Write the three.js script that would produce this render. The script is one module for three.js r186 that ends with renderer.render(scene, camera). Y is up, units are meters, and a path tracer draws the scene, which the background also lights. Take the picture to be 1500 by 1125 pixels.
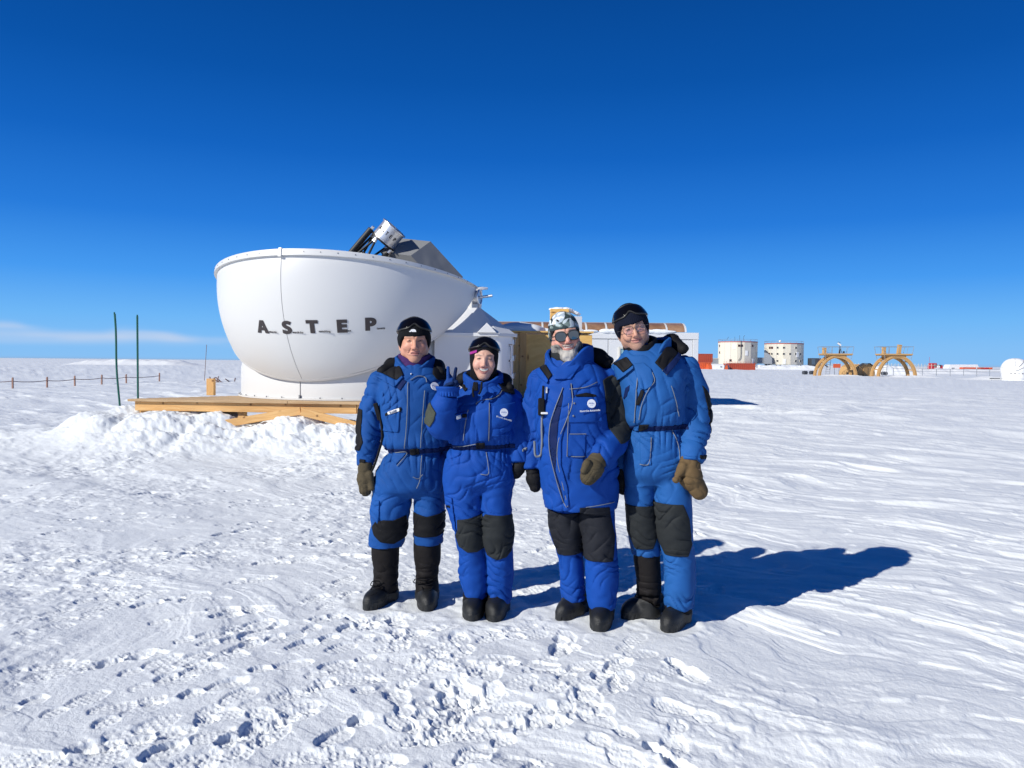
import * as THREE from 'three';
import { mergeGeometries, mergeVertices, toCreasedNormals } from 'three/addons/utils/BufferGeometryUtils.js';
import { RoundedBoxGeometry } from 'three/addons/geometries/RoundedBoxGeometry.js';
import { FontLoader } from 'three/addons/loaders/FontLoader.js';
import { TextGeometry } from 'three/addons/geometries/TextGeometry.js';

// ---------------------------------------------------------------- camera, sky, sun, exposure
const scene = new THREE.Scene();
const camera = new THREE.PerspectiveCamera(54.2, 4 / 3, 0.1, 20000);
camera.position.set(0, 1.5, 0);
camera.rotation.order = 'YXZ';
camera.rotation.set(-1.64 * Math.PI / 180, 0, 0.53 * Math.PI / 180);
scene.add(camera);

const renderer = new THREE.WebGLRenderer({ antialias: true });
renderer.toneMapping = THREE.LinearToneMapping;
renderer.toneMappingExposure = 1.0;
renderer.shadowMap.enabled = true;

const SUN = new THREE.Vector3(-1.34, 1.0, 0.92).normalize();
const sun = new THREE.DirectionalLight(new THREE.Color(1.0, 0.97, 0.895), 4.9);
sun.position.copy(SUN).multiplyScalar(60); sun.target.position.set(0, 0, -8); sun.position.add(sun.target.position);
sun.castShadow = true; sun.shadow.mapSize.set(4096, 4096);
Object.assign(sun.shadow.camera, { left: -30, right: 30, top: 30, bottom: -30, near: 1, far: 160 });
scene.add(sun, sun.target);

// ---------------------------------------------------------------- small maths
const R = (d) => d * Math.PI / 180;
const clamp = (x, a = 0, b = 1) => x < a ? a : x > b ? b : x;
const lerp = (a, b, t) => a + (b - a) * t;
const sstep = (a, b, x) => { const t = clamp((x - a) / (b - a)); return t * t * (3 - 2 * t); };
function rng(seed) { let s = seed >>> 0; return () => { s = (s + 0x6D2B79F5) >>> 0; let t = s; t = Math.imul(t ^ (t >>> 15), t | 1); t ^= t + Math.imul(t ^ (t >>> 7), t | 61); return ((t ^ (t >>> 14)) >>> 0) / 4294967296; }; }
const HT = new Float32Array(4096); { const r = rng(77); for (let i = 0; i < 4096; i++) HT[i] = r() * 2 - 1; }
const hash2 = (i, j) => HT[(Math.imul(i, 374761393) + Math.imul(j, 668265263) ^ (Math.imul(i, 1274126177) >>> 9)) & 4095];
const hash3 = (i, j, k) => HT[(Math.imul(i, 374761393) ^ Math.imul(j, 668265263) ^ Math.imul(k, 2147483647 - 88675123) ^ (Math.imul(i + j * 3 + k * 7, 1274126177) >>> 11)) & 4095];
function n2(x, y) {                       // value noise, -1 .. 1
  const i = Math.floor(x), j = Math.floor(y); let fx = x - i, fy = y - j;
  fx = fx * fx * fx * (fx * (fx * 6 - 15) + 10); fy = fy * fy * fy * (fy * (fy * 6 - 15) + 10);
  return lerp(lerp(hash2(i, j), hash2(i + 1, j), fx), lerp(hash2(i, j + 1), hash2(i + 1, j + 1), fx), fy);
}
function n3(x, y, z) {
  const i = Math.floor(x), j = Math.floor(y), k = Math.floor(z); let fx = x - i, fy = y - j, fz = z - k;
  fx = fx * fx * (3 - 2 * fx); fy = fy * fy * (3 - 2 * fy); fz = fz * fz * (3 - 2 * fz);
  return lerp(lerp(lerp(hash3(i, j, k), hash3(i + 1, j, k), fx), lerp(hash3(i, j + 1, k), hash3(i + 1, j + 1, k), fx), fy),
    lerp(lerp(hash3(i, j, k + 1), hash3(i + 1, j, k + 1), fx), lerp(hash3(i, j + 1, k + 1), hash3(i + 1, j + 1, k + 1), fx), fy), fz);
}
const fbm2 = (x, y, o = 4) => { let a = 0, w = 0.5; for (let i = 0; i < o; i++) { a += w * n2(x, y); const t = x * 1.72 - y * 1.02; y = x * 1.02 + y * 1.72 + 7.3; x = t + 3.1; w *= 0.5; } return a; };

// ---------------------------------------------------------------- the sky: clear deep blue, paler at the horizon, one low band of thin cloud
{
  const W = 2048, Hh = 1024, data = new Float32Array(W * Hh * 4);
  const stops = [[-90, .30, .40, .55], [-4, .30, .42, .62], [0, .250, .53, .90], [1.2, .225, .52, .92], [3, .160, .475, .93], [6, .064, .330, .88], [10, .021, .200, .71], [15, .0070, .126, .535], [20, .0032, .088, .40], [27, .0020, .060, .285], [40, .0018, .039, .195], [60, .0014, .028, .140], [90, .0012, .022, .112]];
  const col = [0, 0, 0];
  for (let j = 0; j < Hh; j++) {
    const el = (j + 0.5) / Hh * 180 - 90;
    let k = 0; while (k < stops.length - 2 && stops[k + 1][0] < el) k++;
    const a = stops[k], b = stops[k + 1], t = clamp((el - a[0]) / (b[0] - a[0]));
    for (let c = 0; c < 3; c++) col[c] = lerp(a[c + 1], b[c + 1], t);
    for (let i = 0; i < W; i++) {
      const o = (j * W + i) * 4, ph = ((i + 0.5) / W - 0.5) * 2 * Math.PI;     // direction = (cos ph, ., sin ph)
      // azimuth from straight ahead (-z), positive to the right
      let az = Math.atan2(Math.cos(ph), -Math.sin(ph)) * 180 / Math.PI;
      let r = col[0], g = col[1], bl = col[2];
      if (el > 0 && el < 5) {
        const top = 2.2 - 0.028 * (az + 34) + 0.28 * n2(az * 0.23, 3.1) + 0.10 * n2(az * 0.8, 9.1), bot = 0.70 - 0.004 * (az + 34);
        const along = sstep(-14, -22, az) * 0.9 + 0.1 * sstep(-4, -20, az);
        const streak = 0.60 + 0.5 * n2(az * 0.09, el * 4.4) + 0.22 * n2(az * 0.5, el * 9.0);
        const m = along * sstep(bot, bot + 0.75, el) * sstep(top, top - 0.55, el) * clamp(streak) * 0.85;
        r = lerp(r, .60, m); g = lerp(g, .68, m); bl = lerp(bl, .84, m);
      }
      data[o] = r; data[o + 1] = g; data[o + 2] = bl; data[o + 3] = 1;
    }
  }
  const sky = new THREE.DataTexture(data, W, Hh, THREE.RGBAFormat, THREE.FloatType);
  sky.mapping = THREE.EquirectangularReflectionMapping; sky.magFilter = THREE.LinearFilter; sky.minFilter = THREE.LinearFilter; sky.needsUpdate = true;
  scene.background = sky; scene.environment = sky;
}

// ---------------------------------------------------------------- object helpers
const used = {};
function numbered(n) { if (!(n in used)) { used[n] = 0; return n; } used[n]++; return n + '_' + String(used[n]).padStart(3, '0'); }
function tag(o, label, category, group) { o.userData.label = label; if (category) o.userData.category = category; if (group) o.userData.group = group; return o; }
function thing(name, label, category, pos = [0, 0, 0], turn = 0, group) {
  const o = new THREE.Group(); o.name = numbered(name); o.position.set(...pos); o.rotation.y = turn; scene.add(o); return tag(o, label, category, group);
}
function mesh(name, geo, mat, parent = scene) {
  if (Array.isArray(geo)) geo = merge(geo);
  const m = new THREE.Mesh(geo, mat); m.name = parent === scene ? numbered(name) : name; m.castShadow = m.receiveShadow = true; parent.add(m); return m;
}
function structure(name, geo, mat) { const m = mesh(name, geo, mat); m.userData.kind = 'structure'; return m; }
function copy(o, label, pos) { const c = o.clone(); c.name = numbered(o.name.replace(/_\d\d\d$/, '')); c.userData = { ...o.userData, label: label ?? o.userData.label }; if (pos) c.position.set(...pos); scene.add(c); return c; }
function merge(list) {
  const g = list.map((x) => { const y = x.index ? x.toNonIndexed() : x; for (const k of Object.keys(y.attributes)) if (!['position', 'normal', 'uv', 'color'].includes(k)) y.deleteAttribute(k); return y; });
  const hasColor = g.every((x) => x.attributes.color);
  for (const x of g) { if (!hasColor) x.deleteAttribute('color'); if (!x.attributes.uv) x.setAttribute('uv', new THREE.BufferAttribute(new Float32Array(x.attributes.position.count * 2), 2)); }
  return mergeGeometries(g);
}
// a box given by its centre and size, edges chamfered, uv in metres along its longest side
function box(cx, cy, cz, sx, sy, sz, r = 0.006, rot) {
  const q = Math.min(r, sx * 0.45, sy * 0.45, sz * 0.45);
  const g = q > 0 ? new RoundedBoxGeometry(sx, sy, sz, 1, q) : new THREE.BoxGeometry(sx, sy, sz);
  planarUV(g); if (rot) g.applyMatrix4(new THREE.Matrix4().makeRotationFromEuler(new THREE.Euler(...rot)));
  g.translate(cx, cy, cz); return g;
}
function planarUV(g) {                      // u along the longest axis, in metres
  g.computeBoundingBox(); const s = g.boundingBox.getSize(new THREE.Vector3()).toArray(), order = [0, 1, 2].sort((a, b) => s[b] - s[a]);
  const p = g.attributes.position, n = g.attributes.normal, uv = new Float32Array(p.count * 2);
  for (let i = 0; i < p.count; i++) {
    const P = [p.getX(i), p.getY(i), p.getZ(i)], N = [Math.abs(n.getX(i)), Math.abs(n.getY(i)), Math.abs(n.getZ(i))];
    const second = N[order[1]] > N[order[2]] ? order[2] : order[1];
    uv[i * 2] = P[order[0]]; uv[i * 2 + 1] = P[second];
  }
  g.setAttribute('uv', new THREE.BufferAttribute(uv, 2)); return g;
}
function tube(points, r, seg = 24, rad = 8, closed = false) { return new THREE.TubeGeometry(new THREE.CatmullRomCurve3(points.map((p) => new THREE.Vector3(...p)), closed, 'centripetal'), seg, r, rad, closed); }
function rod(a, b, r, rad = 8) {
  const A = new THREE.Vector3(...a), B = new THREE.Vector3(...b), d = B.clone().sub(A), L = d.length();
  const g = new THREE.CylinderGeometry(r, r, L, rad); g.applyQuaternion(new THREE.Quaternion().setFromUnitVectors(new THREE.Vector3(0, 1, 0), d.normalize())); g.translate((A.x + B.x) / 2, (A.y + B.y) / 2, (A.z + B.z) / 2); return g;
}
function bar(a, b, w, h, roll = 0) {        // a rectangular bar from a to b
  const A = new THREE.Vector3(...a), B = new THREE.Vector3(...b), d = B.clone().sub(A), L = d.length();
  const g = box(0, 0, 0, L, h, w, 0.004); const q = new THREE.Quaternion().setFromUnitVectors(new THREE.Vector3(1, 0, 0), d.normalize());
  if (roll) g.rotateX(roll);
  g.applyQuaternion(q); g.translate((A.x + B.x) / 2, (A.y + B.y) / 2, (A.z + B.z) / 2); return g;
}
// a solid from polygon (x, y) pushed along z
function prism(pts, depth, bevel = 0) {
  const s = new THREE.Shape(pts.map((p) => new THREE.Vector2(...p)));
  return new THREE.ExtrudeGeometry(s, { depth, bevelEnabled: bevel > 0, bevelSize: bevel, bevelThickness: bevel, bevelSegments: 2, curveSegments: 24 });
}
// ---------------------------------------------------------------- textures and materials
function dataTex(w, h, fn, srgb = true) {
  const d = new Uint8Array(w * h * 4); const c = [0, 0, 0];
  for (let j = 0; j < h; j++) for (let i = 0; i < w; i++) { fn(i / w, j / h, c); const o = (j * w + i) * 4; d[o] = clamp(c[0]) * 255; d[o + 1] = clamp(c[1]) * 255; d[o + 2] = clamp(c[2]) * 255; d[o + 3] = 255; }
  const t = new THREE.DataTexture(d, w, h); t.wrapS = t.wrapT = THREE.RepeatWrapping; t.magFilter = THREE.LinearFilter; t.minFilter = THREE.LinearMipmapLinearFilter; t.generateMipmaps = true; if (srgb) t.colorSpace = THREE.SRGBColorSpace; t.needsUpdate = true; return t;
}
// tileable value noise on an n by m lattice
function tn(x, y, n, m, s) {
  const X = x * n, Y = y * m, i = Math.floor(X), j = Math.floor(Y); let fx = X - i, fy = Y - j; fx = fx * fx * (3 - 2 * fx); fy = fy * fy * (3 - 2 * fy);
  const h = (a, b) => hash2(((a % n) + n) % n + s * 131, ((b % m) + m) % m + s * 57);
  return lerp(lerp(h(i, j), h(i + 1, j), fx), lerp(h(i, j + 1), h(i + 1, j + 1), fx), fy);
}
const woodMap = (a, b, knots, seed) => dataTex(1024, 256, (x, y, c) => {
  let kx = 0, kd = 9;
  for (let q = 0; q < knots; q++) { let dx = x - (0.5 + 0.5 * hash2(q, seed)), dy = (y - (0.5 + 0.4 * hash2(seed, q))) * 0.25; dx -= Math.round(dx); const d = Math.hypot(dx, dy); if (d < kd) { kd = d; kx = dy; } }
  const warp = 0.05 * tn(x, y, 6, 3, seed) + Math.exp(-kd * 38) * 0.16 * Math.sign(kx || 1);
  const g = tn(x, y + warp, 5, 22, seed + 1) * 0.5 + tn(x, y + warp, 9, 60, seed + 2) * 0.32 + tn(x, y, 60, 128, seed + 3) * 0.18;
  const k = Math.exp(-Math.pow(kd / 0.011, 2)), t = clamp(0.5 + 0.55 * g);
  for (let i = 0; i < 3; i++) c[i] = lerp(lerp(a[i], b[i], t), [0.33, 0.19, 0.09][i], k * 0.85);
});
const M = {};
const std = (o) => new THREE.MeshStandardMaterial(o), phy = (o) => new THREE.MeshPhysicalMaterial(o);
const lin = (r, g, b) => new THREE.Color().setRGB(r, g, b);
{
  const pine = woodMap([0.80, 0.60, 0.36], [0.90, 0.74, 0.51], 5, 3); pine.repeat.set(1 / 1.6, 1 / 0.4);
  const pineBump = dataTex(512, 256, (x, y, c) => { c[0] = c[1] = c[2] = 0.5 + 0.3 * tn(x, y, 8, 70, 5) + 0.2 * tn(x, y, 40, 128, 6); }, false); pineBump.repeat.set(1 / 1.6, 1 / 0.4);
  M.pine = [1, 0.9, 1.06].map((k, i) => { const m = pine.clone(); m.offset.set(i * 0.37, i * 0.21); m.needsUpdate = true; return std({ map: m, color: new THREE.Color(k, k * (i === 1 ? 0.97 : 1), k * (i === 1 ? 0.93 : 1)), roughness: 0.75, bumpMap: pineBump, bumpScale: 0.0012 }); });
  const grey = woodMap([0.66, 0.54, 0.40], [0.79, 0.68, 0.53], 3, 9); grey.repeat.set(1 / 1.6, 1 / 0.4);
  M.deckWood = [1, 0.92, 1.05, 0.97].map((k, i) => { const m = grey.clone(); m.offset.set(i * 0.29, i * 0.17); m.needsUpdate = true; return std({ map: m, color: new THREE.Color(k, k, k), roughness: 0.85, bumpMap: pineBump, bumpScale: 0.0015 }); });
  const ply = woodMap([0.86, 0.67, 0.37], [0.94, 0.78, 0.49], 7, 15); ply.repeat.set(1 / 1.2, 1 / 1.2);
  M.plywood = std({ map: ply, roughness: 0.7 });
  M.archWood = std({ color: lin(0.50, 0.30, 0.12), roughness: 0.7 });
}
const dustTex = dataTex(512, 512, (x, y, c) => { const v = 0.93 + 0.05 * tn(x, y, 6, 6, 21) + 0.03 * tn(x, y, 24, 24, 22) + 0.02 * tn(x, y, 120, 120, 23); c[0] = v; c[1] = v * 0.995; c[2] = v * 0.98; });
M.shell = phy({ color: lin(0.63, 0.63, 0.62), roughness: 0.42, clearcoat: 0.25, clearcoatRoughness: 0.35 });
M.shellBase = phy({ color: lin(0.62, 0.615, 0.60), roughness: 0.5 });
M.whitePanel = phy({ color: lin(0.66, 0.665, 0.67), roughness: 0.4 });
M.whiteTrim = std({ color: lin(0.66, 0.665, 0.67), roughness: 0.5 });
M.seam = std({ color: lin(0.30, 0.30, 0.30), roughness: 0.7 });
M.steel = std({ color: lin(0.80, 0.80, 0.81), metalness: 0.9, roughness: 0.36 });
M.brushed = std({ color: lin(0.55, 0.55, 0.56), metalness: 0.9, roughness: 0.4 });
M.bolt = std({ color: lin(0.25, 0.25, 0.26), metalness: 0.8, roughness: 0.4 });
M.black = std({ color: lin(0.012, 0.012, 0.014), roughness: 0.55 });
M.greyCover = std({ color: lin(0.21, 0.215, 0.22), roughness: 0.9 });
M.snow = std({ color: lin(0.82, 0.84, 0.855), roughness: 0.75 });
M.letter = std({ color: lin(0.035, 0.027, 0.028), roughness: 0.45 });
// ---------------------------------------------------------------- the ground: one sheet of wind-packed, trodden snow to the horizon
const W1 = [0.75, 0.66];                                   // the wind's direction over the ground (x, z)
// boot prints: x, z, heading, depth, lug spacing
const prints = [];
{
  const r = rng(2024);
  const add = (x, z, a, d, s) => prints.push({ x, z, c: Math.cos(a), s: Math.sin(a), d, lug: s, k: r() });
  for (let i = 0; i < 400; i++) {
    const d = 2.45 + Math.pow(r(), 1.25) * 6.5, u = r(), x = (-0.70 + 0.98 * Math.pow(u, 0.85)) * d;
    if (x > 0.05 * d + 0.35 && r() > 0.25) continue;
    add(x, -d, R(-65 + 60 * r()) + (r() < 0.4 ? Math.PI : 0), 0.003 + 0.006 * r() + 0.013 * Math.pow(r(), 7), 0.024 + 0.010 * r());
  }
  // trodden snow close in front of the group
  for (let i = 0; i < 34; i++) add(-0.95 + 1.75 * r(), -(2.75 + 1.6 * r()), r() * 6.28, 0.005 + 0.008 * r(), 0.024 + 0.008 * r());
  for (const [x, z, a, d] of [[0.86, -3.62, R(70), 0.024], [0.62, -2.78, R(60), 0.03], [0.27, -3.95, R(95), 0.02], [0.72, -2.55, R(75), 0.03], [-1.06, -3.02, R(-60), 0.018], [-0.42, -2.62, R(75), 0.035], [-1.35, -3.4, R(-40), 0.016], [-1.2, -5.7, R(20), 0.03], [-0.95, -5.85, R(30), 0.02]]) add(x, z, a, d, 0.024);
}
const cell = 0.5, printGrid = new Map();
for (const p of prints) for (let i = -1; i <= 1; i++) for (let j = -1; j <= 1; j++) { const k = (Math.floor(p.x / cell) + i) * 4099 + Math.floor(p.z / cell) + j; (printGrid.get(k) ?? printGrid.set(k, []).get(k)).push(p); }
const tracks = [[[8.2, -21], [11.5, -24.5], [16, -28.5], [24, -36]], [[6.2, -19.5], [10.5, -20.2], [15.5, -21.3], [22, -25.5], [25.5, -29.5], [27, -34]], [[30, -62], [37, -48], [40, -41]]];
function segDist(px, pz, line) { let b = 1e9; for (let i = 0; i + 1 < line.length; i++) { const [ax, az] = line[i], [bx, bz] = line[i + 1], dx = bx - ax, dz = bz - az; const t = clamp(((px - ax) * dx + (pz - az) * dz) / (dx * dx + dz * dz)); b = Math.min(b, Math.hypot(px - ax - t * dx, pz - az - t * dz)); } return b; }
const gauss = (x, s) => Math.exp(-x * x / (2 * s * s));
function bank(x, z) {                                      // the heap of shovelled snow against the deck
  const d = -z, front = 13.15 - 0.095 * (x + 6.7);          // the deck's front edge
  const t = d - front;
  const along = sstep(-8.7, -6.7, x) * (0.62 + 0.38 * sstep(1.6, -2.6, x)) * sstep(3.4, 1.2, x);
  if (along <= 0 || t < -4 || t > 4.5) return 0;
  const rise = 0.40 + 0.10 * gauss(x + 5.9, 0.7) + 0.08 * n2(x * 1.1, 4.2) + 0.06 * n2(x * 2.9, 8.8);
  const w = 1.85 + 0.40 * n2(x * 0.8, 1.7) - 0.5 * sstep(-6.6, -8.6, x);
  let prof = t < -0.1 ? gauss(t + 0.1, w * 0.46) : t < 0.7 ? 1 : gauss(t - 0.7, 1.1) * 0.9 + 0.05;
  const lumps = 0.17 * Math.abs(n2(x * 1.6 + 3, d * 1.7)) + (0.35 + 0.65 * sstep(-6.6, -5.2, x)) * (0.07 * Math.abs(n2(x * 3.9, d * 4.3 + 7)) * (0.5 + 0.5 * n2(x * 0.9, 3.3)) + 0.020 * n2(x * 9.3, d * 9.9)) + 0.014 * n2(x * 19, d * 20) + 0.007 * n2(x * 37, d * 39);
  return along * (prof * rise + lumps * clamp(prof * 1.6) * (t < 0.5 ? 1 : 0.3) - 0.03 * prof);
}
function ground(x, z) {
  const d = -z, r = Math.hypot(x, z);
  let h = 0;
  // long swells away from the people
  const far = sstep(7, 22, r);
  h += far * (0.10 * n2(x * 0.07 + 5, z * 0.09) + 0.05 * n2(x * 0.22, z * 0.26 + 3));
  // wind ripples and sastrugi: long along the wind, short across, steep on the lee side
  const a = x * W1[0] + z * W1[1], c = -x * W1[1] + z * W1[0];
  const wx = 0.35 * n2(x * 0.9, z * 0.9) , ca = c + wx;
  const right = sstep(-0.9, 1.6, x - 0.05 * d), sm = 0.35 + 0.65 * right;
  let s1 = n2(a * 0.9 + 2, ca * 3.2), s2 = n2(a * 2.1, ca * 7.5 + 4), s3 = n2(a * 5.5 + 9, ca * 17);
  h += sm * (0.016 * s1 + 0.008 * s2 * (0.6 + 0.4 * s1) + 0.0028 * s3);
  const ter = (v, w) => { const q = Math.floor(v); return q + sstep(0.5 - w, 0.5 + w, v - q); };
  const crust = n2(a * 1.2 + 31, ca * 3.6) * 1.5 + 0.55 * n2(a * 3.6, ca * 8.5 + 6) + 0.25 * n2(a * 9, ca * 19);
  h += (0.45 + 0.55 * right) * 0.0060 * (ter(crust * 1.1, 0.09) + 0.4 * ter(crust * 2.7 + 0.3, 0.12));
  h += 0.010 * sm * Math.pow(clamp(1 - Math.abs(n2(a * 0.75 + 11, ca * 2.6 + 5)) * 1.5), 3);
  if (r > 5) {
    const g = sstep(5, 14, r), b1 = n2(a * 0.30 + 4, c * 1.25 + 0.5 * n2(x * 0.3, z * 0.3)), b2 = n2(a * 0.8 + 8, c * 3.1);
    h += g * (0.045 * b1 + 0.05 * Math.pow(clamp(b2 * 1.5 - 0.25), 2) * sstep(-0.3, 0.35, n2(x * 0.11 + 3, z * 0.13)));
    const lf = sstep(-1, -9, x) * sstep(9, 20, d); h += lf * 0.05 * Math.abs(n2(x * 1.3, z * 0.9)) * (0.5 + 0.5 * n2(x * 0.2, z * 0.2));
  }
  // churned, crumbled snow where people walk: left and towards the deck
  const churn = clamp(0.12 + 0.9 * sstep(-0.05, 0.55, fbm2(x * 0.75 + 4.2, z * 0.75, 3) + 0.18)) * sstep(2.2, 0.2, x - 0.09 * d) * (1 - sstep(22, 40, d));
  const rub = fbm2(x * 5.5, z * 5.5, 4);
  h += 0.47 * churn * (0.012 * rub + 0.009 * ter(rub * 3.4, 0.13) + 0.007 * Math.pow(Math.abs(n2(x * 11.5, z * 11.5 + 3)), 1.5) + 0.005 * n2(x * 25, z * 25));
  h += 0.0008 * n2(x * 38, z * 38) + 0.0006 * n2(x * 80, z * 80);
  const crumb = sstep(13.2, 11.6, d) * sstep(6.0, 9.0, d) * sstep(1.5, -1.5, x) * sstep(-11, -8, x); if (crumb > 0) { const c2 = fbm2(x * 4.6 + 9, z * 4.6, 4); h += 0.5 * (0.55 + 0.45 * n2(x * 0.7 + 2, z * 0.9)) * crumb * (0.022 * c2 + 0.018 * ter(c2 * 3.6, 0.16) + 0.022 * Math.pow(Math.abs(n2(x * 8.2, z * 8.2)), 1.6) + 0.010 * n2(x * 18, z * 18)); }
  // little crusts lifted by the wind
  const cr = n2(a * 4 + 20, ca * 11 + 2); if (cr > 0.45) h += 0.018 * Math.pow(cr - 0.45, 1.0) * sm * sstep(0.1, 0.5, n2(x * 0.8 + 8, z * 0.8));
  // drifts at the left and beyond the building
  h += 0.20 * gauss((x + 9.4) / 2.2, 1) * gauss((d - 13.2) / 1.5, 1);
  h += 0.10 * gauss((x - 9.5) / 2.2, 1) * gauss((d - 23.8) / 0.7, 1) - 0.12 * gauss((x - 9.5) / 4, 1) * gauss((d - 29) / 3, 1);
  if (x > 4 && d > 17 && d < 66) for (const t of tracks) { const q = segDist(x, z, t); if (q < 1.2) h += 0.07 * gauss(q, 0.28) * (0.75 + 0.25 * n2(x * 2, z * 2)); }
  h += bank(x, z);
  if (r < 11) {
    const L = printGrid.get(Math.floor(x / cell) * 4099 + Math.floor(z / cell));
    if (L) for (const p of L) {
      const dx = x - p.x, dz = z - p.z, u = dx * p.c + dz * p.s, v = -dx * p.s + dz * p.c;
      if (u * u + v * v > 0.07) continue;
      const w = 0.004 * n2(u * 40 + p.k * 50, v * 40);
      const ball = Math.hypot((u - 0.055) / 1.75, v) - 0.056, heel = Math.hypot((u + 0.10) / 1.35, v) - 0.042;
      const q = Math.min(ball, heel) + w;
      const inside = sstep(0.003, -0.005, q);
      const tilt = 1 + 0.5 * (p.k - 0.5) * u / 0.15;
      const fade = clamp(0.3 + 1.2 * (0.5 + 0.5 * n2(u * 9 + p.k * 90, v * 9 + p.x * 7)));
      const lug = 0.0060 * fade * (Math.max(0, Math.cos(u * 6.283 / p.lug + 0.6 * Math.sin(v * 60))) * Math.max(0, Math.cos(v * 6.283 / p.lug + p.k * 6)) - 0.25);
      h += inside * (-p.d * tilt * (0.45 + 0.55 * fade) + lug);
      h += 0.0048 * gauss(q - 0.010, 0.007) * clamp(0.1 + n2(u * 14 + p.k * 31, v * 14) * 1.3 + 0.5 * n2(u * 55, v * 55)) * clamp(p.d / 0.014, 0.4, 1.8);
    }
  }
  // packed flat under each boot
  return h;
}
const footSpots = [];                                      // filled with the places of the boots, so that they press into the snow
function groundAt(x, z) {
  let h = ground(x, z);
  if (Math.abs(x) < 1.6 && z < -3.8 && z > -5.2) { for (const [fx, fz] of footSpots) { const q = Math.hypot(x - fx, z - fz); if (q < 0.34) h = lerp(h, -0.006 + 0.018 * gauss(q - 0.2, 0.05) * (0.5 + 0.5 * n2(x * 20, z * 20)), sstep(0.30, 0.13, q)); } }
  return h;
}
function buildGround() {
  const th = []; const fine = 0.66, n = 900;
  for (let i = 0; i <= n; i++) th.push(-fine + 2 * fine * i / n);
  let t = fine, st = 0.004; while (t < Math.PI - 0.03) { t += st; st = Math.min(st * 1.25, 0.12); if (t < Math.PI - 0.03) { th.push(t); th.unshift(-t); } }
  th.push(Math.PI); th.unshift(-Math.PI);
  const rr = [0.02, 0.4, 0.8, 1.2, 1.6, 1.9, 2.1, 2.25]; let r = 2.35;
  while (r < 9000) { rr.push(r); r += r < 5.6 ? 0.0085 : r < 60 ? 0.0095 * Math.pow(r / 5.6, 1.9) : r * 0.075; }
  rr.push(9000);
  const C = th.length, Rn = rr.length, pos = new Float32Array(C * Rn * 3), uv = new Float32Array(C * Rn * 2), idx = new Uint32Array((C - 1) * (Rn - 1) * 6);
  for (let j = 0; j < Rn; j++) for (let i = 0; i < C; i++) {
    const o = j * C + i, x = rr[j] * Math.sin(th[i]), z = -rr[j] * Math.cos(th[i]);
    const y = rr[j] > 1500 ? 0 : groundAt(x, z) * (1 - sstep(400, 1500, rr[j]));
    pos[o * 3] = x; pos[o * 3 + 1] = y; pos[o * 3 + 2] = z; uv[o * 2] = x; uv[o * 2 + 1] = -z;
  }
  let q = 0;
  for (let j = 0; j < Rn - 1; j++) for (let i = 0; i < C - 1; i++) { const a = j * C + i, b = a + 1, c = a + C, d = c + 1; idx[q++] = a; idx[q++] = b; idx[q++] = c; idx[q++] = b; idx[q++] = d; idx[q++] = c; }
  const g = new THREE.BufferGeometry(); g.setAttribute('position', new THREE.BufferAttribute(pos, 3)); g.setAttribute('uv', new THREE.BufferAttribute(uv, 2)); g.setIndex(new THREE.BufferAttribute(idx, 1)); g.computeVertexNormals();
  const grain = dataTex(1024, 1024, (x, y, c) => { c[0] = c[1] = c[2] = 0.5 + 0.22 * tn(x, y, 90, 90, 31) + 0.18 * tn(x, y, 220, 220, 32) + 0.16 * tn(x, y, 500, 500, 33); }, false); grain.repeat.set(1 / 0.9, 1 / 0.9);
  const m = std({ color: lin(0.80, 0.83, 0.845), roughness: 0.62, bumpMap: grain, bumpScale: 0.0022 });
  structure('snow_ground', g, m);
  return C * Rn;
}
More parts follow.
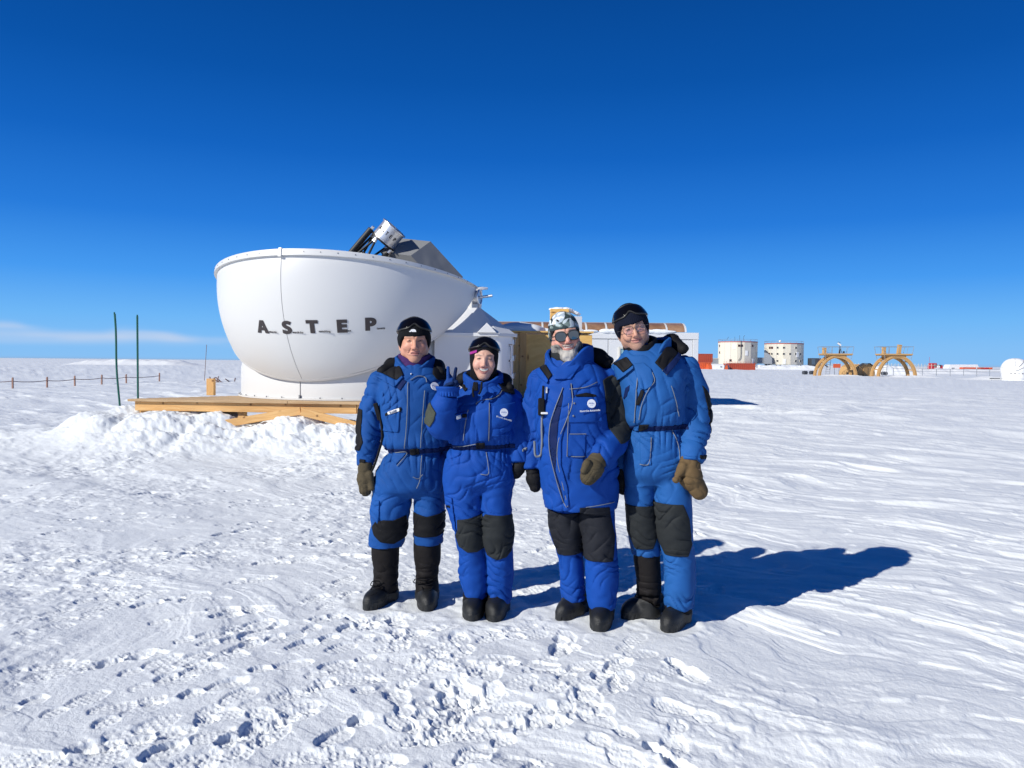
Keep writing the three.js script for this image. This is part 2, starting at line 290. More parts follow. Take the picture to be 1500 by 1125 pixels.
const SPEC_A = {"x":-0.62,"z":-4.68,"torso":[[1.486,0.015,0.073,-0.03,0.085],[1.452,0.013,0.156,-0.035,0.115],[1.404,0.005,0.199,-0.03,0.145],[1.337,0.006,0.213,-0.01,0.165],[1.235,0.01,0.215,0,0.172],[1.094,0.017,0.209,0,0.165],[0.996,0.018,0.196,0,0.155],[0.94,0.018,0.183,0,0.142],[0.893,0.012,0.198,0,0.155],[0.793,-0.008,0.218,-0.005,0.165],[0.702,-0.014,0.229,-0.01,0.155],[0.657,-0.007,0.182,-0.02,0.1]],"legL":[[0.813,-0.111,0.111,-0.01,0.125],[0.699,-0.12,0.122,0,0.12],[0.623,-0.126,0.13,0.01,0.12],[0.552,-0.133,0.13,0.02,0.115],[0.484,-0.137,0.117,0.02,0.105],[0.412,-0.151,0.117,0.01,0.105],[0.363,-0.159,0.111,0,0.1],[0.345,-0.159,0.107,0,0.097]],"legR":[[0.813,0.093,0.112,-0.02,0.125],[0.699,0.099,0.111,-0.01,0.12],[0.623,0.107,0.1,0,0.115],[0.562,0.107,0.102,0.015,0.11],[0.485,0.106,0.1,0.015,0.1],[0.413,0.104,0.096,0,0.1],[0.378,0.107,0.094,0,0.098],[0.361,0.107,0.09,0,0.095]],"bootL":[[0.393,-0.161,0.088,0,0.085],[0.341,-0.165,0.088,0,0.085],[0.232,-0.165,0.084,-0.005,0.083],[0.158,-0.161,0.075,-0.005,0.075]],"bootR":[[0.413,0.102,0.086,0,0.085],[0.361,0.098,0.086,0,0.085],[0.256,0.098,0.082,-0.005,0.083],[0.178,0.097,0.067,-0.005,0.075]],"armL":[[-0.196,1.359,-0.04,0.088],[-0.251,1.204,-0.04,0.086],[-0.274,1.076,-0.03,0.08],[-0.281,0.963,0.0,0.068],[-0.283,0.847,0.03,0.056]],"armR":[[0.177,1.363,-0.05,0.085],[0.221,1.196,-0.1,0.082],[0.247,1.073,-0.11,0.078],[0.234,0.938,-0.07,0.066],[0.216,0.812,-0.04,0.056]],"pts":{"mitL":[-0.285,0.827,0.04],"mitLt":[-0.283,0.701,0.05],"mitLthumb":[-0.237,0.781,0.07],"mitR":[0.212,0.794,-0.04],"mitRt":[0.205,0.684,-0.03],"ankL":[-0.169,0.041,-0.02],"toeL":[-0.223,0.045,0.13],"ankR":[0.098,0.052,-0.02],"toeR":[0.117,0.054,0.15],"tag":[-0.096,1.198,0.165]},"head":{"p":[0.021,1.626,0.07],"scale":1.09,"yaw":9,"pitch":2,"roll":1},"patch":[["hood_lapel","black",0.014,[[-0.125,1.489],[-0.211,1.439],[-0.081,1.386],[-0.04,1.419],[-0.073,1.477],[-0.086,1.527]],-0.2,0.4],["hood_trim","blue",0.018,[[-0.23,1.409],[-0.212,1.438],[-0.081,1.386],[-0.048,1.417],[-0.04,1.403],[-0.089,1.344]],-0.2,0.4],["hood_lapel","black",0.014,[[0.128,1.504],[0.182,1.488],[0.228,1.438],[0.224,1.392],[0.166,1.388],[0.132,1.425]],-0.2,0.4],["velcro_patch","navy",0.007,[[-0.078,1.341],[-0.042,1.395],[-0.016,1.379],[-0.053,1.322]],-0.2,0.4],["pocket_flap","blue",0.009,[[-0.14,1.18],[-0.049,1.21],[-0.061,1.07],[-0.17,1.074]],0,0.4],["name_tag","white",0.014,[[-0.134,1.194],[-0.053,1.223],[-0.053,1.201],[-0.13,1.175]],0,0.4],["tag_backing","black",0.01,[[-0.152,1.184],[-0.043,1.229],[-0.043,1.198],[-0.148,1.164]],0,0.4],["belt","navy",0.006,[[-0.183,0.965],[0.251,0.977],[0.251,0.944],[-0.183,0.932]],-0.3,0.4],["buckle","black",0.016,[[0.004,0.97],[0.062,0.975],[0.062,0.935],[0.004,0.931]],0,0.4],["hem_flap","blue",0.008,[[-0.111,0.944],[-0.004,0.953],[-0.078,0.874],[-0.12,0.911]],0,0.4],["knee_patch","black",0.008,[[-0.243,0.475],[-0.214,0.513],[-0.156,0.534],[-0.098,0.531],[-0.023,0.557],[-0.018,0.473],[-0.03,0.41],[-0.101,0.375],[-0.18,0.391],[-0.222,0.429]],-0.06,0.4],["knee_patch","black",0.008,[[0.015,0.574],[0.106,0.554],[0.219,0.576],[0.22,0.441],[0.17,0.424],[0.086,0.419],[0.02,0.423]],-0.06,0.4],["sleeve_panel","black",0.006,[[-0.352,1.212],[-0.306,1.199],[-0.309,1.051],[-0.292,0.996],[-0.317,0.945],[-0.36,0.944]],-0.2,0.08],["cuff_tab","black",0.008,[[-0.32,0.898],[-0.278,0.894],[-0.278,0.871],[-0.32,0.87]],0,0.2],["thigh_pocket","blue",0.01,[[-0.223,0.643],[-0.182,0.651],[-0.181,0.551],[-0.193,0.5],[-0.227,0.55]],0,0.3]],"line":[["piping","grey",0.0028,[[-0.008,1.375],[-0.007,1.211],[-0.018,1.046],[-0.026,0.976]]],["piping","grey",0.0028,[[0.095,1.327],[0.088,1.212],[0.076,1.047],[0.073,0.981]]],["piping","grey",0.0026,[[0.077,0.932],[0.073,0.841],[0.066,0.775],[0.049,0.733]]],["piping","grey",0.0026,[[-0.117,0.939],[-0.014,0.948],[-0.071,0.868]]],["piping","grey",0.0026,[[0.026,0.804],[0.059,0.792],[0.084,0.817]]],["zip","grey",0.003,[[0.005,1.388],[0.05,1.413],[0.095,1.401],[0.103,1.376]]]]};
const SPEC_B = {"x":-0.19,"z":-4.5,"torso":[[1.396,0.023,0.08,-0.03,0.085],[1.362,0.021,0.12,-0.035,0.11],[1.321,0.036,0.159,-0.03,0.135],[1.265,0.045,0.174,-0.005,0.155],[1.184,0.042,0.178,0.01,0.165],[1.085,0.017,0.184,0.005,0.155],[1.019,0.007,0.191,0,0.14],[0.99,0.003,0.191,0,0.13],[0.953,0.001,0.201,0,0.145],[0.865,-0.005,0.208,-0.01,0.165],[0.781,-0.002,0.21,-0.015,0.155],[0.727,0.004,0.171,-0.02,0.1]],"legL":[[0.885,-0.098,0.111,-0.01,0.13],[0.77,-0.1,0.115,0,0.125],[0.66,-0.091,0.115,0.005,0.115],[0.571,-0.071,0.1,0.015,0.105],[0.478,-0.058,0.088,0.02,0.1],[0.381,-0.049,0.084,0.01,0.09],[0.342,-0.043,0.082,0.005,0.088],[0.245,-0.032,0.093,0,0.088],[0.142,-0.021,0.082,0,0.088],[0.092,-0.019,0.068,0,0.09],[0.075,-0.019,0.064,0,0.086]],"legR":[[0.886,0.096,0.107,-0.01,0.13],[0.772,0.105,0.099,0,0.125],[0.662,0.1,0.101,0.005,0.115],[0.574,0.105,0.096,0.02,0.108],[0.46,0.115,0.1,0.025,0.105],[0.363,0.117,0.09,0.015,0.095],[0.303,0.126,0.086,0.01,0.092],[0.205,0.122,0.091,0,0.09],[0.118,0.121,0.08,0,0.088],[0.072,0.126,0.076,0,0.09],[0.06,0.126,0.072,0,0.086]],"bootL":[[0.133,-0.021,0.058,0,0.07],[0.092,-0.021,0.058,0,0.07]],"bootR":[[0.118,0.123,0.062,0,0.07],[0.076,0.124,0.062,0,0.07]],"armL":[[-0.085,1.263,-0.02,0.082],[-0.149,1.192,0.04,0.085],[-0.209,1.132,0.1,0.088],[-0.221,1.159,0.14,0.085],[-0.211,1.232,0.17,0.074],[-0.186,1.316,0.19,0.062]],"armR":[[0.183,1.265,-0.04,0.082],[0.229,1.166,-0.04,0.082],[0.246,1.052,-0.02,0.078],[0.239,0.973,0.01,0.07],[0.235,0.894,0.04,0.062]],"pts":{"wrist":[-0.182,1.328,0.19],"ankL":[-0.03,0.032,-0.03],"toeL":[-0.03,0.051,0.13],"ankR":[0.107,0.016,-0.03],"toeR":[0.102,0.036,0.14],"gloveR":[0.244,0.858,0.04],"gloveRt":[0.219,0.836,0.03]},"head":{"p":[0.025,1.519,0.075],"scale":0.985,"yaw":3,"pitch":0,"roll":-2},"patch":[["hood_lapel","black",0.014,[[-0.13,1.409],[-0.083,1.446],[-0.042,1.37],[-0.09,1.325],[-0.126,1.373]],-0.2,0.4],["hood_lapel","black",0.016,[[0.098,1.399],[0.15,1.376],[0.202,1.34],[0.211,1.308],[0.134,1.331],[0.102,1.359]],-0.2,0.4],["collar_flap","blue",0.016,[[0.039,1.379],[0.114,1.38],[0.135,1.352],[0.115,1.313],[0.075,1.292],[0.004,1.276],[-0.02,1.264],[0.008,1.327]],0,0.4],["chest_pocket","blue",0.008,[[0.08,1.25],[0.215,1.267],[0.219,1.195],[0.181,1.068],[0.07,1.067]],0,0.4],["front_flap","blue",0.007,[[-0.019,1.257],[0.005,1.281],[0.064,1.289],[0.058,1.043],[-0.021,1.038]],0,0.4],["name_tag","white",0.014,[[-0.131,1.19],[-0.105,1.197],[-0.103,1.173],[-0.132,1.164]],0,0.4],["velcro_patch","black",0.014,[[-0.101,1.198],[-0.068,1.203],[-0.068,1.179],[-0.1,1.173]],0,0.4],["tag_backing","blue",0.009,[[-0.137,1.2],[-0.06,1.217],[-0.06,1.165],[-0.133,1.156]],0,0.4],["elbow_patch","olive",0.008,[[-0.28,1.27],[-0.24,1.211],[-0.252,1.163],[-0.279,1.123],[-0.331,1.155],[-0.327,1.222]],-0.1,0.4],["belt","navy",0.006,[[-0.225,1.008],[0.213,1.02],[0.213,0.992],[-0.225,0.978]],-0.3,0.4],["buckle","black",0.016,[[-0.017,1.029],[0.036,1.032],[0.036,0.996],[-0.017,0.991]],0,0.4],["knee_patch","char",0.008,[[-0.129,0.568],[-0.043,0.585],[0.021,0.602],[0.034,0.481],[0.035,0.397],[-0.009,0.376],[-0.065,0.375],[-0.118,0.407],[-0.142,0.468],[-0.126,0.504]],-0.06,0.4],["knee_patch","char",0.008,[[0.016,0.576],[0.041,0.606],[0.201,0.598],[0.218,0.485],[0.199,0.384],[0.167,0.348],[0.112,0.333],[0.051,0.355],[0.019,0.443]],-0.06,0.4],["thigh_pocket","blue",0.01,[[-0.21,0.705],[-0.157,0.701],[-0.132,0.491],[-0.168,0.499],[-0.193,0.576]],-0.1,0.3],["pocket_tab","black",0.013,[[-0.197,0.652],[-0.165,0.653],[-0.165,0.633],[-0.197,0.632]],-0.1,0.3],["cuff_tab","grey",0.008,[[0.251,0.991],[0.283,1.004],[0.287,0.992],[0.255,0.971]],-0.1,0.3]],"line":[["piping","grey",0.0032,[[-0.019,1.257],[0.005,1.277],[0.076,1.289],[0.115,1.309],[0.135,1.349],[0.123,1.377]]],["piping","grey",0.0026,[[0.06,1.265],[0.061,1.146],[0.058,1.043]]],["piping","grey",0.0026,[[0.043,0.974],[0.055,0.906],[0.056,0.85],[0.012,0.85]]],["piping","grey",0.0026,[[-0.063,1.223],[-0.082,1.123],[-0.09,1.044]]],["piping","grey",0.0024,[[-0.181,0.995],[-0.085,1.008],[-0.018,1.024]]],["piping","grey",0.0026,[[0.194,0.905],[0.211,0.856],[0.224,0.816]]]],"badge":[0.146,1.222]};
const SPEC_C = {"x":0.4,"z":-4.42,"torso":[[1.564,-0.07,0.081,-0.03,0.09],[1.515,-0.059,0.128,-0.04,0.125],[1.467,-0.042,0.184,-0.04,0.155],[1.407,-0.035,0.212,-0.02,0.18],[1.307,-0.042,0.217,0.01,0.2],[1.187,-0.042,0.22,0.02,0.205],[1.067,-0.026,0.231,0.02,0.205],[0.946,-0.009,0.235,0.02,0.205],[0.824,0.004,0.233,0.01,0.2],[0.721,0.008,0.224,0,0.195],[0.672,0.008,0.216,0,0.19],[0.652,0.009,0.212,0,0.182]],"legL":[[0.756,-0.071,0.108,-0.03,0.125],[0.654,-0.074,0.108,-0.03,0.12],[0.574,-0.072,0.106,-0.02,0.11],[0.493,-0.065,0.103,-0.015,0.105],[0.411,-0.05,0.089,-0.02,0.1],[0.347,-0.04,0.081,-0.03,0.098],[0.241,-0.03,0.078,-0.04,0.095],[0.151,-0.025,0.074,-0.04,0.09],[0.106,-0.02,0.074,-0.04,0.092],[0.089,-0.02,0.07,-0.04,0.088]],"legR":[[0.764,0.117,0.109,0.01,0.125],[0.667,0.106,0.106,0.03,0.12],[0.57,0.109,0.102,0.05,0.112],[0.472,0.123,0.1,0.06,0.108],[0.372,0.13,0.098,0.06,0.105],[0.332,0.133,0.1,0.06,0.1],[0.231,0.136,0.098,0.06,0.1],[0.142,0.137,0.09,0.06,0.095],[0.086,0.14,0.084,0.06,0.098],[0.07,0.14,0.08,0.06,0.094]],"bootL":[[0.151,-0.013,0.057,-0.04,0.07],[0.097,-0.012,0.057,-0.04,0.07]],"bootR":[[0.126,0.139,0.064,0.06,0.072],[0.082,0.14,0.064,0.06,0.072]],"armL":[[-0.22,1.383,-0.07,0.09],[-0.251,1.238,-0.1,0.088],[-0.274,1.094,-0.1,0.084],[-0.278,0.973,-0.07,0.074],[-0.273,0.863,-0.04,0.064]],"armR":[[0.18,1.376,-0.04,0.092],[0.208,1.235,-0.02,0.092],[0.214,1.102,0.03,0.09],[0.182,1.045,0.1,0.086],[0.127,0.997,0.17,0.078],[0.087,0.953,0.22,0.066]],"pts":{"mitL":[-0.269,0.846,-0.04],"mitLt":[-0.256,0.766,-0.03],"mitR":[0.079,0.949,0.22],"mitRt":[0.03,0.87,0.26],"mitRthumb":[-0.0,0.927,0.29],"ankL":[0.018,0.049,-0.1],"toeL":[-0.082,0.057,0.04],"ankR":[0.143,0.015,0.04],"toeR":[0.112,0.03,0.2]},"head":{"p":[-0.088,1.662,0.085],"scale":1.08,"yaw":3,"pitch":-2,"roll":9},"patch":[["hood_lapel","black",0.012,[[-0.238,1.474],[-0.204,1.492],[-0.169,1.432],[-0.192,1.403]],-0.1,0.4],["hood_trim","blue",0.016,[[-0.266,1.454],[-0.239,1.474],[-0.19,1.401],[-0.201,1.381],[-0.244,1.416]],-0.1,0.4],["collar_flap","blue",0.018,[[-0.149,1.464],[-0.098,1.503],[-0.033,1.546],[0.025,1.589],[0.033,1.539],[-0.013,1.48],[-0.066,1.41],[-0.16,1.405],[-0.164,1.436]],0,0.4],["chest_pocket","blue",0.009,[[-0.069,1.307],[0.077,1.316],[0.105,1.24],[0.117,1.171],[-0.083,1.165]],0,0.4],["pocket_zip","black",0.013,[[-0.047,1.321],[0.019,1.335],[0.077,1.322],[0.073,1.309],[0.015,1.312],[-0.042,1.313]],0,0.4],["lower_pocket","blue",0.008,[[-0.086,1.107],[0.018,1.108],[0.016,0.977],[-0.092,0.976]],0,0.4],["sleeve_panel","char",0.008,[[0.119,1.402],[0.144,1.418],[0.187,1.434],[0.227,1.407],[0.28,1.313],[0.291,1.068],[0.244,1.047],[0.22,1.043],[0.184,1.09],[0.152,1.134],[0.139,1.233],[0.131,1.331]],-0.3,0.4],["front_flap","blue",0.01,[[-0.07,1.392],[-0.061,1.277],[-0.098,1.161],[-0.12,1.064],[-0.119,0.929],[-0.079,0.794],[-0.07,0.69],[-0.089,0.678],[-0.117,0.794],[-0.149,0.89],[-0.143,1.045],[-0.129,1.199],[-0.108,1.334]],0,0.4],["front_gap","navy",0.004,[[-0.116,1.357],[-0.107,1.295],[-0.137,1.161],[-0.143,1.006],[-0.118,0.852],[-0.085,0.705],[-0.101,0.713],[-0.153,0.883],[-0.185,1.014],[-0.183,1.152],[-0.149,1.268]],0,0.4],["knee_patch","char2",0.008,[[-0.183,0.638],[-0.096,0.627],[0.012,0.628],[0.021,0.516],[0.022,0.384],[-0.121,0.371],[-0.153,0.454],[-0.178,0.534]],-0.12,0.4],["knee_patch","char2",0.008,[[-0.012,0.683],[0.166,0.68],[0.183,0.59],[0.203,0.512],[0.193,0.364],[0.027,0.362],[0.008,0.49]],-0.02,0.4]],"line":[["piping","grey",0.003,[[-0.112,1.361],[-0.149,1.268],[-0.183,1.152],[-0.187,1.025],[-0.157,0.883],[-0.101,0.709],[-0.085,0.682]]],["piping","grey",0.003,[[-0.066,1.384],[-0.061,1.277],[-0.098,1.169],[-0.136,1.064],[-0.142,0.968],[-0.118,0.852],[-0.077,0.686]]],["piping","grey",0.0026,[[-0.081,1.307],[-0.086,1.107],[-0.088,0.976]]],["piping","grey",0.0026,[[-0.065,0.976],[0.012,0.977]]],["piping","grey",0.0026,[[-0.074,1.103],[0.018,1.104]]],["piping","grey",0.0028,[[-0.164,1.432],[-0.098,1.503],[-0.033,1.546],[0.025,1.589]]],["piping","grey",0.0026,[[-0.077,1.353],[0.016,1.365],[0.085,1.393]]],["piping","grey",0.0026,[[0.024,0.685],[0.109,0.697],[0.194,0.706]]]],"badge":[0.043,1.272]};
const SPEC_D = {"x":0.9,"z":-4.38,"torso":[[1.62,-0.112,0.1,-0.04,0.085],[1.576,-0.1,0.143,-0.045,0.115],[1.528,-0.088,0.183,-0.04,0.145],[1.464,-0.079,0.198,-0.02,0.165],[1.372,-0.077,0.189,0.0,0.175],[1.253,-0.073,0.177,0.005,0.175],[1.173,-0.068,0.168,0,0.162],[1.121,-0.068,0.16,0,0.148],[1.073,-0.071,0.164,0,0.16],[0.972,-0.065,0.172,-0.005,0.17],[0.871,-0.058,0.18,-0.01,0.165],[0.805,-0.055,0.165,-0.02,0.12]],"legL":[[0.948,-0.134,0.09,-0.03,0.125],[0.827,-0.136,0.091,-0.03,0.12],[0.726,-0.139,0.091,-0.03,0.115],[0.657,-0.132,0.085,-0.03,0.11],[0.564,-0.122,0.089,-0.03,0.102],[0.46,-0.109,0.091,-0.04,0.098],[0.393,-0.096,0.089,-0.05,0.095],[0.364,-0.092,0.085,-0.05,0.09]],"legR":[[0.955,0.019,0.098,0.01,0.13],[0.836,0.032,0.103,0.02,0.125],[0.738,0.042,0.109,0.03,0.122],[0.672,0.046,0.107,0.04,0.118],[0.583,0.053,0.103,0.05,0.11],[0.483,0.063,0.099,0.05,0.105],[0.393,0.078,0.095,0.04,0.102],[0.341,0.085,0.093,0.04,0.1],[0.241,0.091,0.093,0.04,0.1],[0.153,0.088,0.09,0.04,0.098],[0.097,0.089,0.086,0.04,0.1],[0.081,0.089,0.082,0.04,0.096]],"bootL":[[0.401,-0.088,0.077,-0.05,0.082],[0.356,-0.09,0.079,-0.05,0.082],[0.254,-0.08,0.075,-0.05,0.08],[0.189,-0.073,0.069,-0.05,0.075]],"bootR":[[0.137,0.086,0.068,0.04,0.072],[0.093,0.087,0.068,0.04,0.072]],"armL":[[-0.236,1.449,-0.08,0.085],[-0.262,1.284,-0.14,0.082],[-0.267,1.139,-0.15,0.078],[-0.259,1.0,-0.1,0.068],[-0.25,0.869,-0.07,0.058]],"armR":[[0.122,1.465,-0.05,0.092],[0.162,1.333,-0.04,0.09],[0.179,1.214,-0.02,0.088],[0.156,1.1,0.05,0.08],[0.134,1.006,0.1,0.07],[0.124,0.948,0.13,0.064]],"pts":{"mitL":[-0.25,0.853,-0.07],"mitLt":[-0.232,0.755,-0.07],"mitR":[0.112,0.924,0.13],"mitRm":[0.116,0.857,0.15],"mitRt":[0.17,0.778,0.14],"mitRthumb0":[0.068,0.922,0.17],"mitRthumb":[0.024,0.856,0.2],"ankL":[-0.048,0.065,-0.13],"toeL":[-0.202,0.083,-0.02],"ankR":[0.081,0.013,0.02],"toeR":[0.005,0.021,0.17]},"head":{"p":[-0.205,1.702,0.07],"scale":1.04,"yaw":-4,"pitch":3,"roll":15},"patch":[["hood_lapel","black",0.018,[[-0.092,1.507],[-0.039,1.567],[-0.004,1.614],[0.023,1.618],[0.086,1.589],[-0.049,1.461]],-0.2,0.4],["hood_trim","navy",0.02,[[-0.055,1.465],[0.088,1.591],[0.11,1.578],[-0.029,1.436]],-0.2,0.4],["hood_lapel","black",0.014,[[-0.303,1.498],[-0.276,1.521],[-0.241,1.541],[-0.213,1.495],[-0.263,1.447]],-0.2,0.4],["hood_trim","blue",0.018,[[-0.307,1.486],[-0.299,1.494],[-0.263,1.447],[-0.213,1.491],[-0.209,1.475],[-0.29,1.4]],-0.2,0.4],["collar_flap","blue",0.012,[[-0.21,1.499],[-0.152,1.507],[-0.117,1.473],[-0.101,1.422],[-0.115,1.376],[-0.154,1.352],[-0.181,1.36],[-0.197,1.425]],0,0.4],["velcro_patch","black",0.012,[[-0.176,1.355],[-0.155,1.349],[-0.183,1.264],[-0.202,1.268]],0,0.4],["side_pocket","navy",0.006,[[-0.252,1.36],[-0.229,1.383],[-0.24,1.317],[-0.259,1.286]],0,0.4],["belt","navy",0.006,[[-0.298,1.138],[0.109,1.157],[0.109,1.126],[-0.297,1.107]],-0.3,0.4],["buckle","black",0.016,[[-0.176,1.153],[-0.126,1.158],[-0.129,1.129],[-0.175,1.111]],0,0.4],["buckle_strap","blue",0.02,[[-0.201,1.14],[-0.176,1.144],[-0.175,1.117],[-0.198,1.113]],0,0.4],["sleeve_panel","black",0.006,[[0.196,1.386],[0.237,1.347],[0.286,1.275],[0.29,1.074],[0.242,1.074],[0.228,1.154],[0.235,1.234],[0.217,1.314]],-0.3,0.06],["cuff_tab","black",0.008,[[0.158,0.992],[0.213,0.985],[0.21,0.956],[0.155,0.961]],0,0.4],["cuff_band","blue",0.008,[[0.068,0.988],[0.217,0.969],[0.214,0.926],[0.069,0.944]],-0.1,0.4],["knee_patch","char",0.008,[[-0.226,0.678],[-0.076,0.679],[-0.055,0.584],[-0.046,0.485],[-0.069,0.421],[-0.171,0.416],[-0.216,0.523]],-0.12,0.4],["knee_patch","char",0.009,[[-0.078,0.704],[0.077,0.704],[0.117,0.62],[0.139,0.472],[0.113,0.403],[-0.012,0.404],[-0.052,0.501]],-0.02,0.4],["knee_reinforcement","char",0.015,[[-0.024,0.439],[0.023,0.451],[0.12,0.44],[0.112,0.424],[0.035,0.42],[-0.02,0.423]],-0.02,0.4],["thigh_pocket","blue",0.009,[[-0.175,1.084],[-0.113,1.096],[-0.111,0.929],[-0.169,0.928]],0,0.3]],"line":[["piping","grey",0.003,[[-0.189,1.453],[-0.199,1.357],[-0.202,1.26],[-0.205,1.164]]],["piping","grey",0.0028,[[-0.112,1.453],[-0.1,1.404],[-0.13,1.365],[-0.168,1.28],[-0.182,1.183]]],["piping","grey",0.0026,[[-0.007,1.378],[0.025,1.282],[0.045,1.205]]],["piping","grey",0.0028,[[-0.055,1.461],[0.083,1.587]]],["piping","grey",0.0028,[[-0.035,1.438],[0.099,1.575]]],["piping","grey",0.0026,[[-0.113,1.086],[-0.116,1.009],[-0.13,0.931],[-0.173,0.931]]],["piping","grey",0.0026,[[0.012,1.125],[0.044,1.048],[0.054,0.963]]],["piping","grey",0.0026,[[-0.293,1.404],[-0.212,1.479]]]]};
for (const S of [SPEC_A, SPEC_B, SPEC_C, SPEC_D]) for (const k of ['L', 'R']) { const a = S.pts['ank' + k], b = S.pts['toe' + k], dx = b[0] - a[0], dz = b[2] - a[2], l = Math.hypot(dx, dz); footSpots.push([S.x + a[0], S.z + a[2]], [S.x + a[0] + dx / l * 0.11, S.z + a[2] + dz / l * 0.11]); }
buildGround();
// ---------------------------------------------------------------- the timber deck
const DECK = 0.80;
{
  const t = thing('timber_deck', 'low pale timber deck on short posts carrying the big open white dome', 'deck', [-6.7, 0, -13.2], -0.095);
  const rr = rng(5), wide = 0.142;
  for (let i = 0; i < 34; i++) {                                   // planks run along the front
    const z = -(i + 0.5) * (wide + 0.006) + 0.06, d = -z, xl = Math.min(0.78 * Math.max(0, d - 0.1), 2.1) - 0.06 + 0.03 * rr(), x1 = 8.35 + 0.04 * rr();
    const cut = xl + 2.2 + rr() * 3.2;                             // two boards end to end
    for (const [a, b] of [[xl, cut - 0.003], [cut + 0.003, x1]]) mesh('plank', box((a + b) / 2, DECK - 0.021 - 0.002 * rr(), z, b - a, 0.042, wide, 0.005), M.deckWood[Math.floor(rr() * 4)], t);
  }
  mesh('fascia_beam', box(2.06, DECK - 0.045 - 0.08, -0.03, 4.0, 0.16, 0.05), M.pine[0], t);
  mesh('fascia_beam', box(6.2, DECK - 0.045 - 0.08, -0.03, 4.26, 0.16, 0.05), M.pine[2], t);
  mesh('side_beam', bar([0.06, DECK - 0.125, -0.1], [2.06, DECK - 0.125, -2.75], 0.05, 0.16), M.pine[1], t);
  mesh('joist', box(4.9, DECK - 0.125, -1.4, 7.4, 0.16, 0.06), M.pine[1], t);
  mesh('joist', box(5.2, DECK - 0.125, -3.4, 6.2, 0.16, 0.06), M.pine[1], t);
  for (const [x, z, w] of [[0.17, -0.16, 0.17], [1.97, -0.14, 0.12], [3.13, -0.13, 0.14], [4.4, -0.14, 0.12], [5.6, -0.14, 0.12], [6.9, -0.14, 0.12], [8.1, -0.14, 0.12], [1.06, -1.25, 0.12], [2.3, -2.6, 0.12], [4.2, -1.4, 0.12], [6.2, -1.5, 0.12], [4.2, -3.4, 0.12], [7.8, -3.4, 0.12]])
    mesh('post', box(x, (DECK - 0.205) / 2 - 0.1, z, w, DECK - 0.205 + 0.2, 0.12), M.pine[Math.floor(rr() * 3)], t);
  mesh('upright_post', box(0.63, DECK + 0.165, -1.62, 0.15, 0.33, 0.09), M.pine[0], t);
}
// two boards left leaning in the snow under the deck's edge
{
  const a = thing('loose_board', 'pale timber board sloping up out of the snow bank under the deck edge', 'board', [-5.62, 0.31, -12.78]);
  mesh('board', bar([-0.12, -0.05, 0.0], [2.03, 0.335, 0.03], 0.045, 0.13), M.pine[0], a);
  const b = thing('loose_board', 'pale timber board sloping down to the right under the deck edge', 'board', [-3.55, 0.64, -12.70]);
  mesh('board', bar([-0.01, -0.005, 0.02], [1.6, -0.40, 0.02], 0.045, 0.13), M.pine[2], b);
}
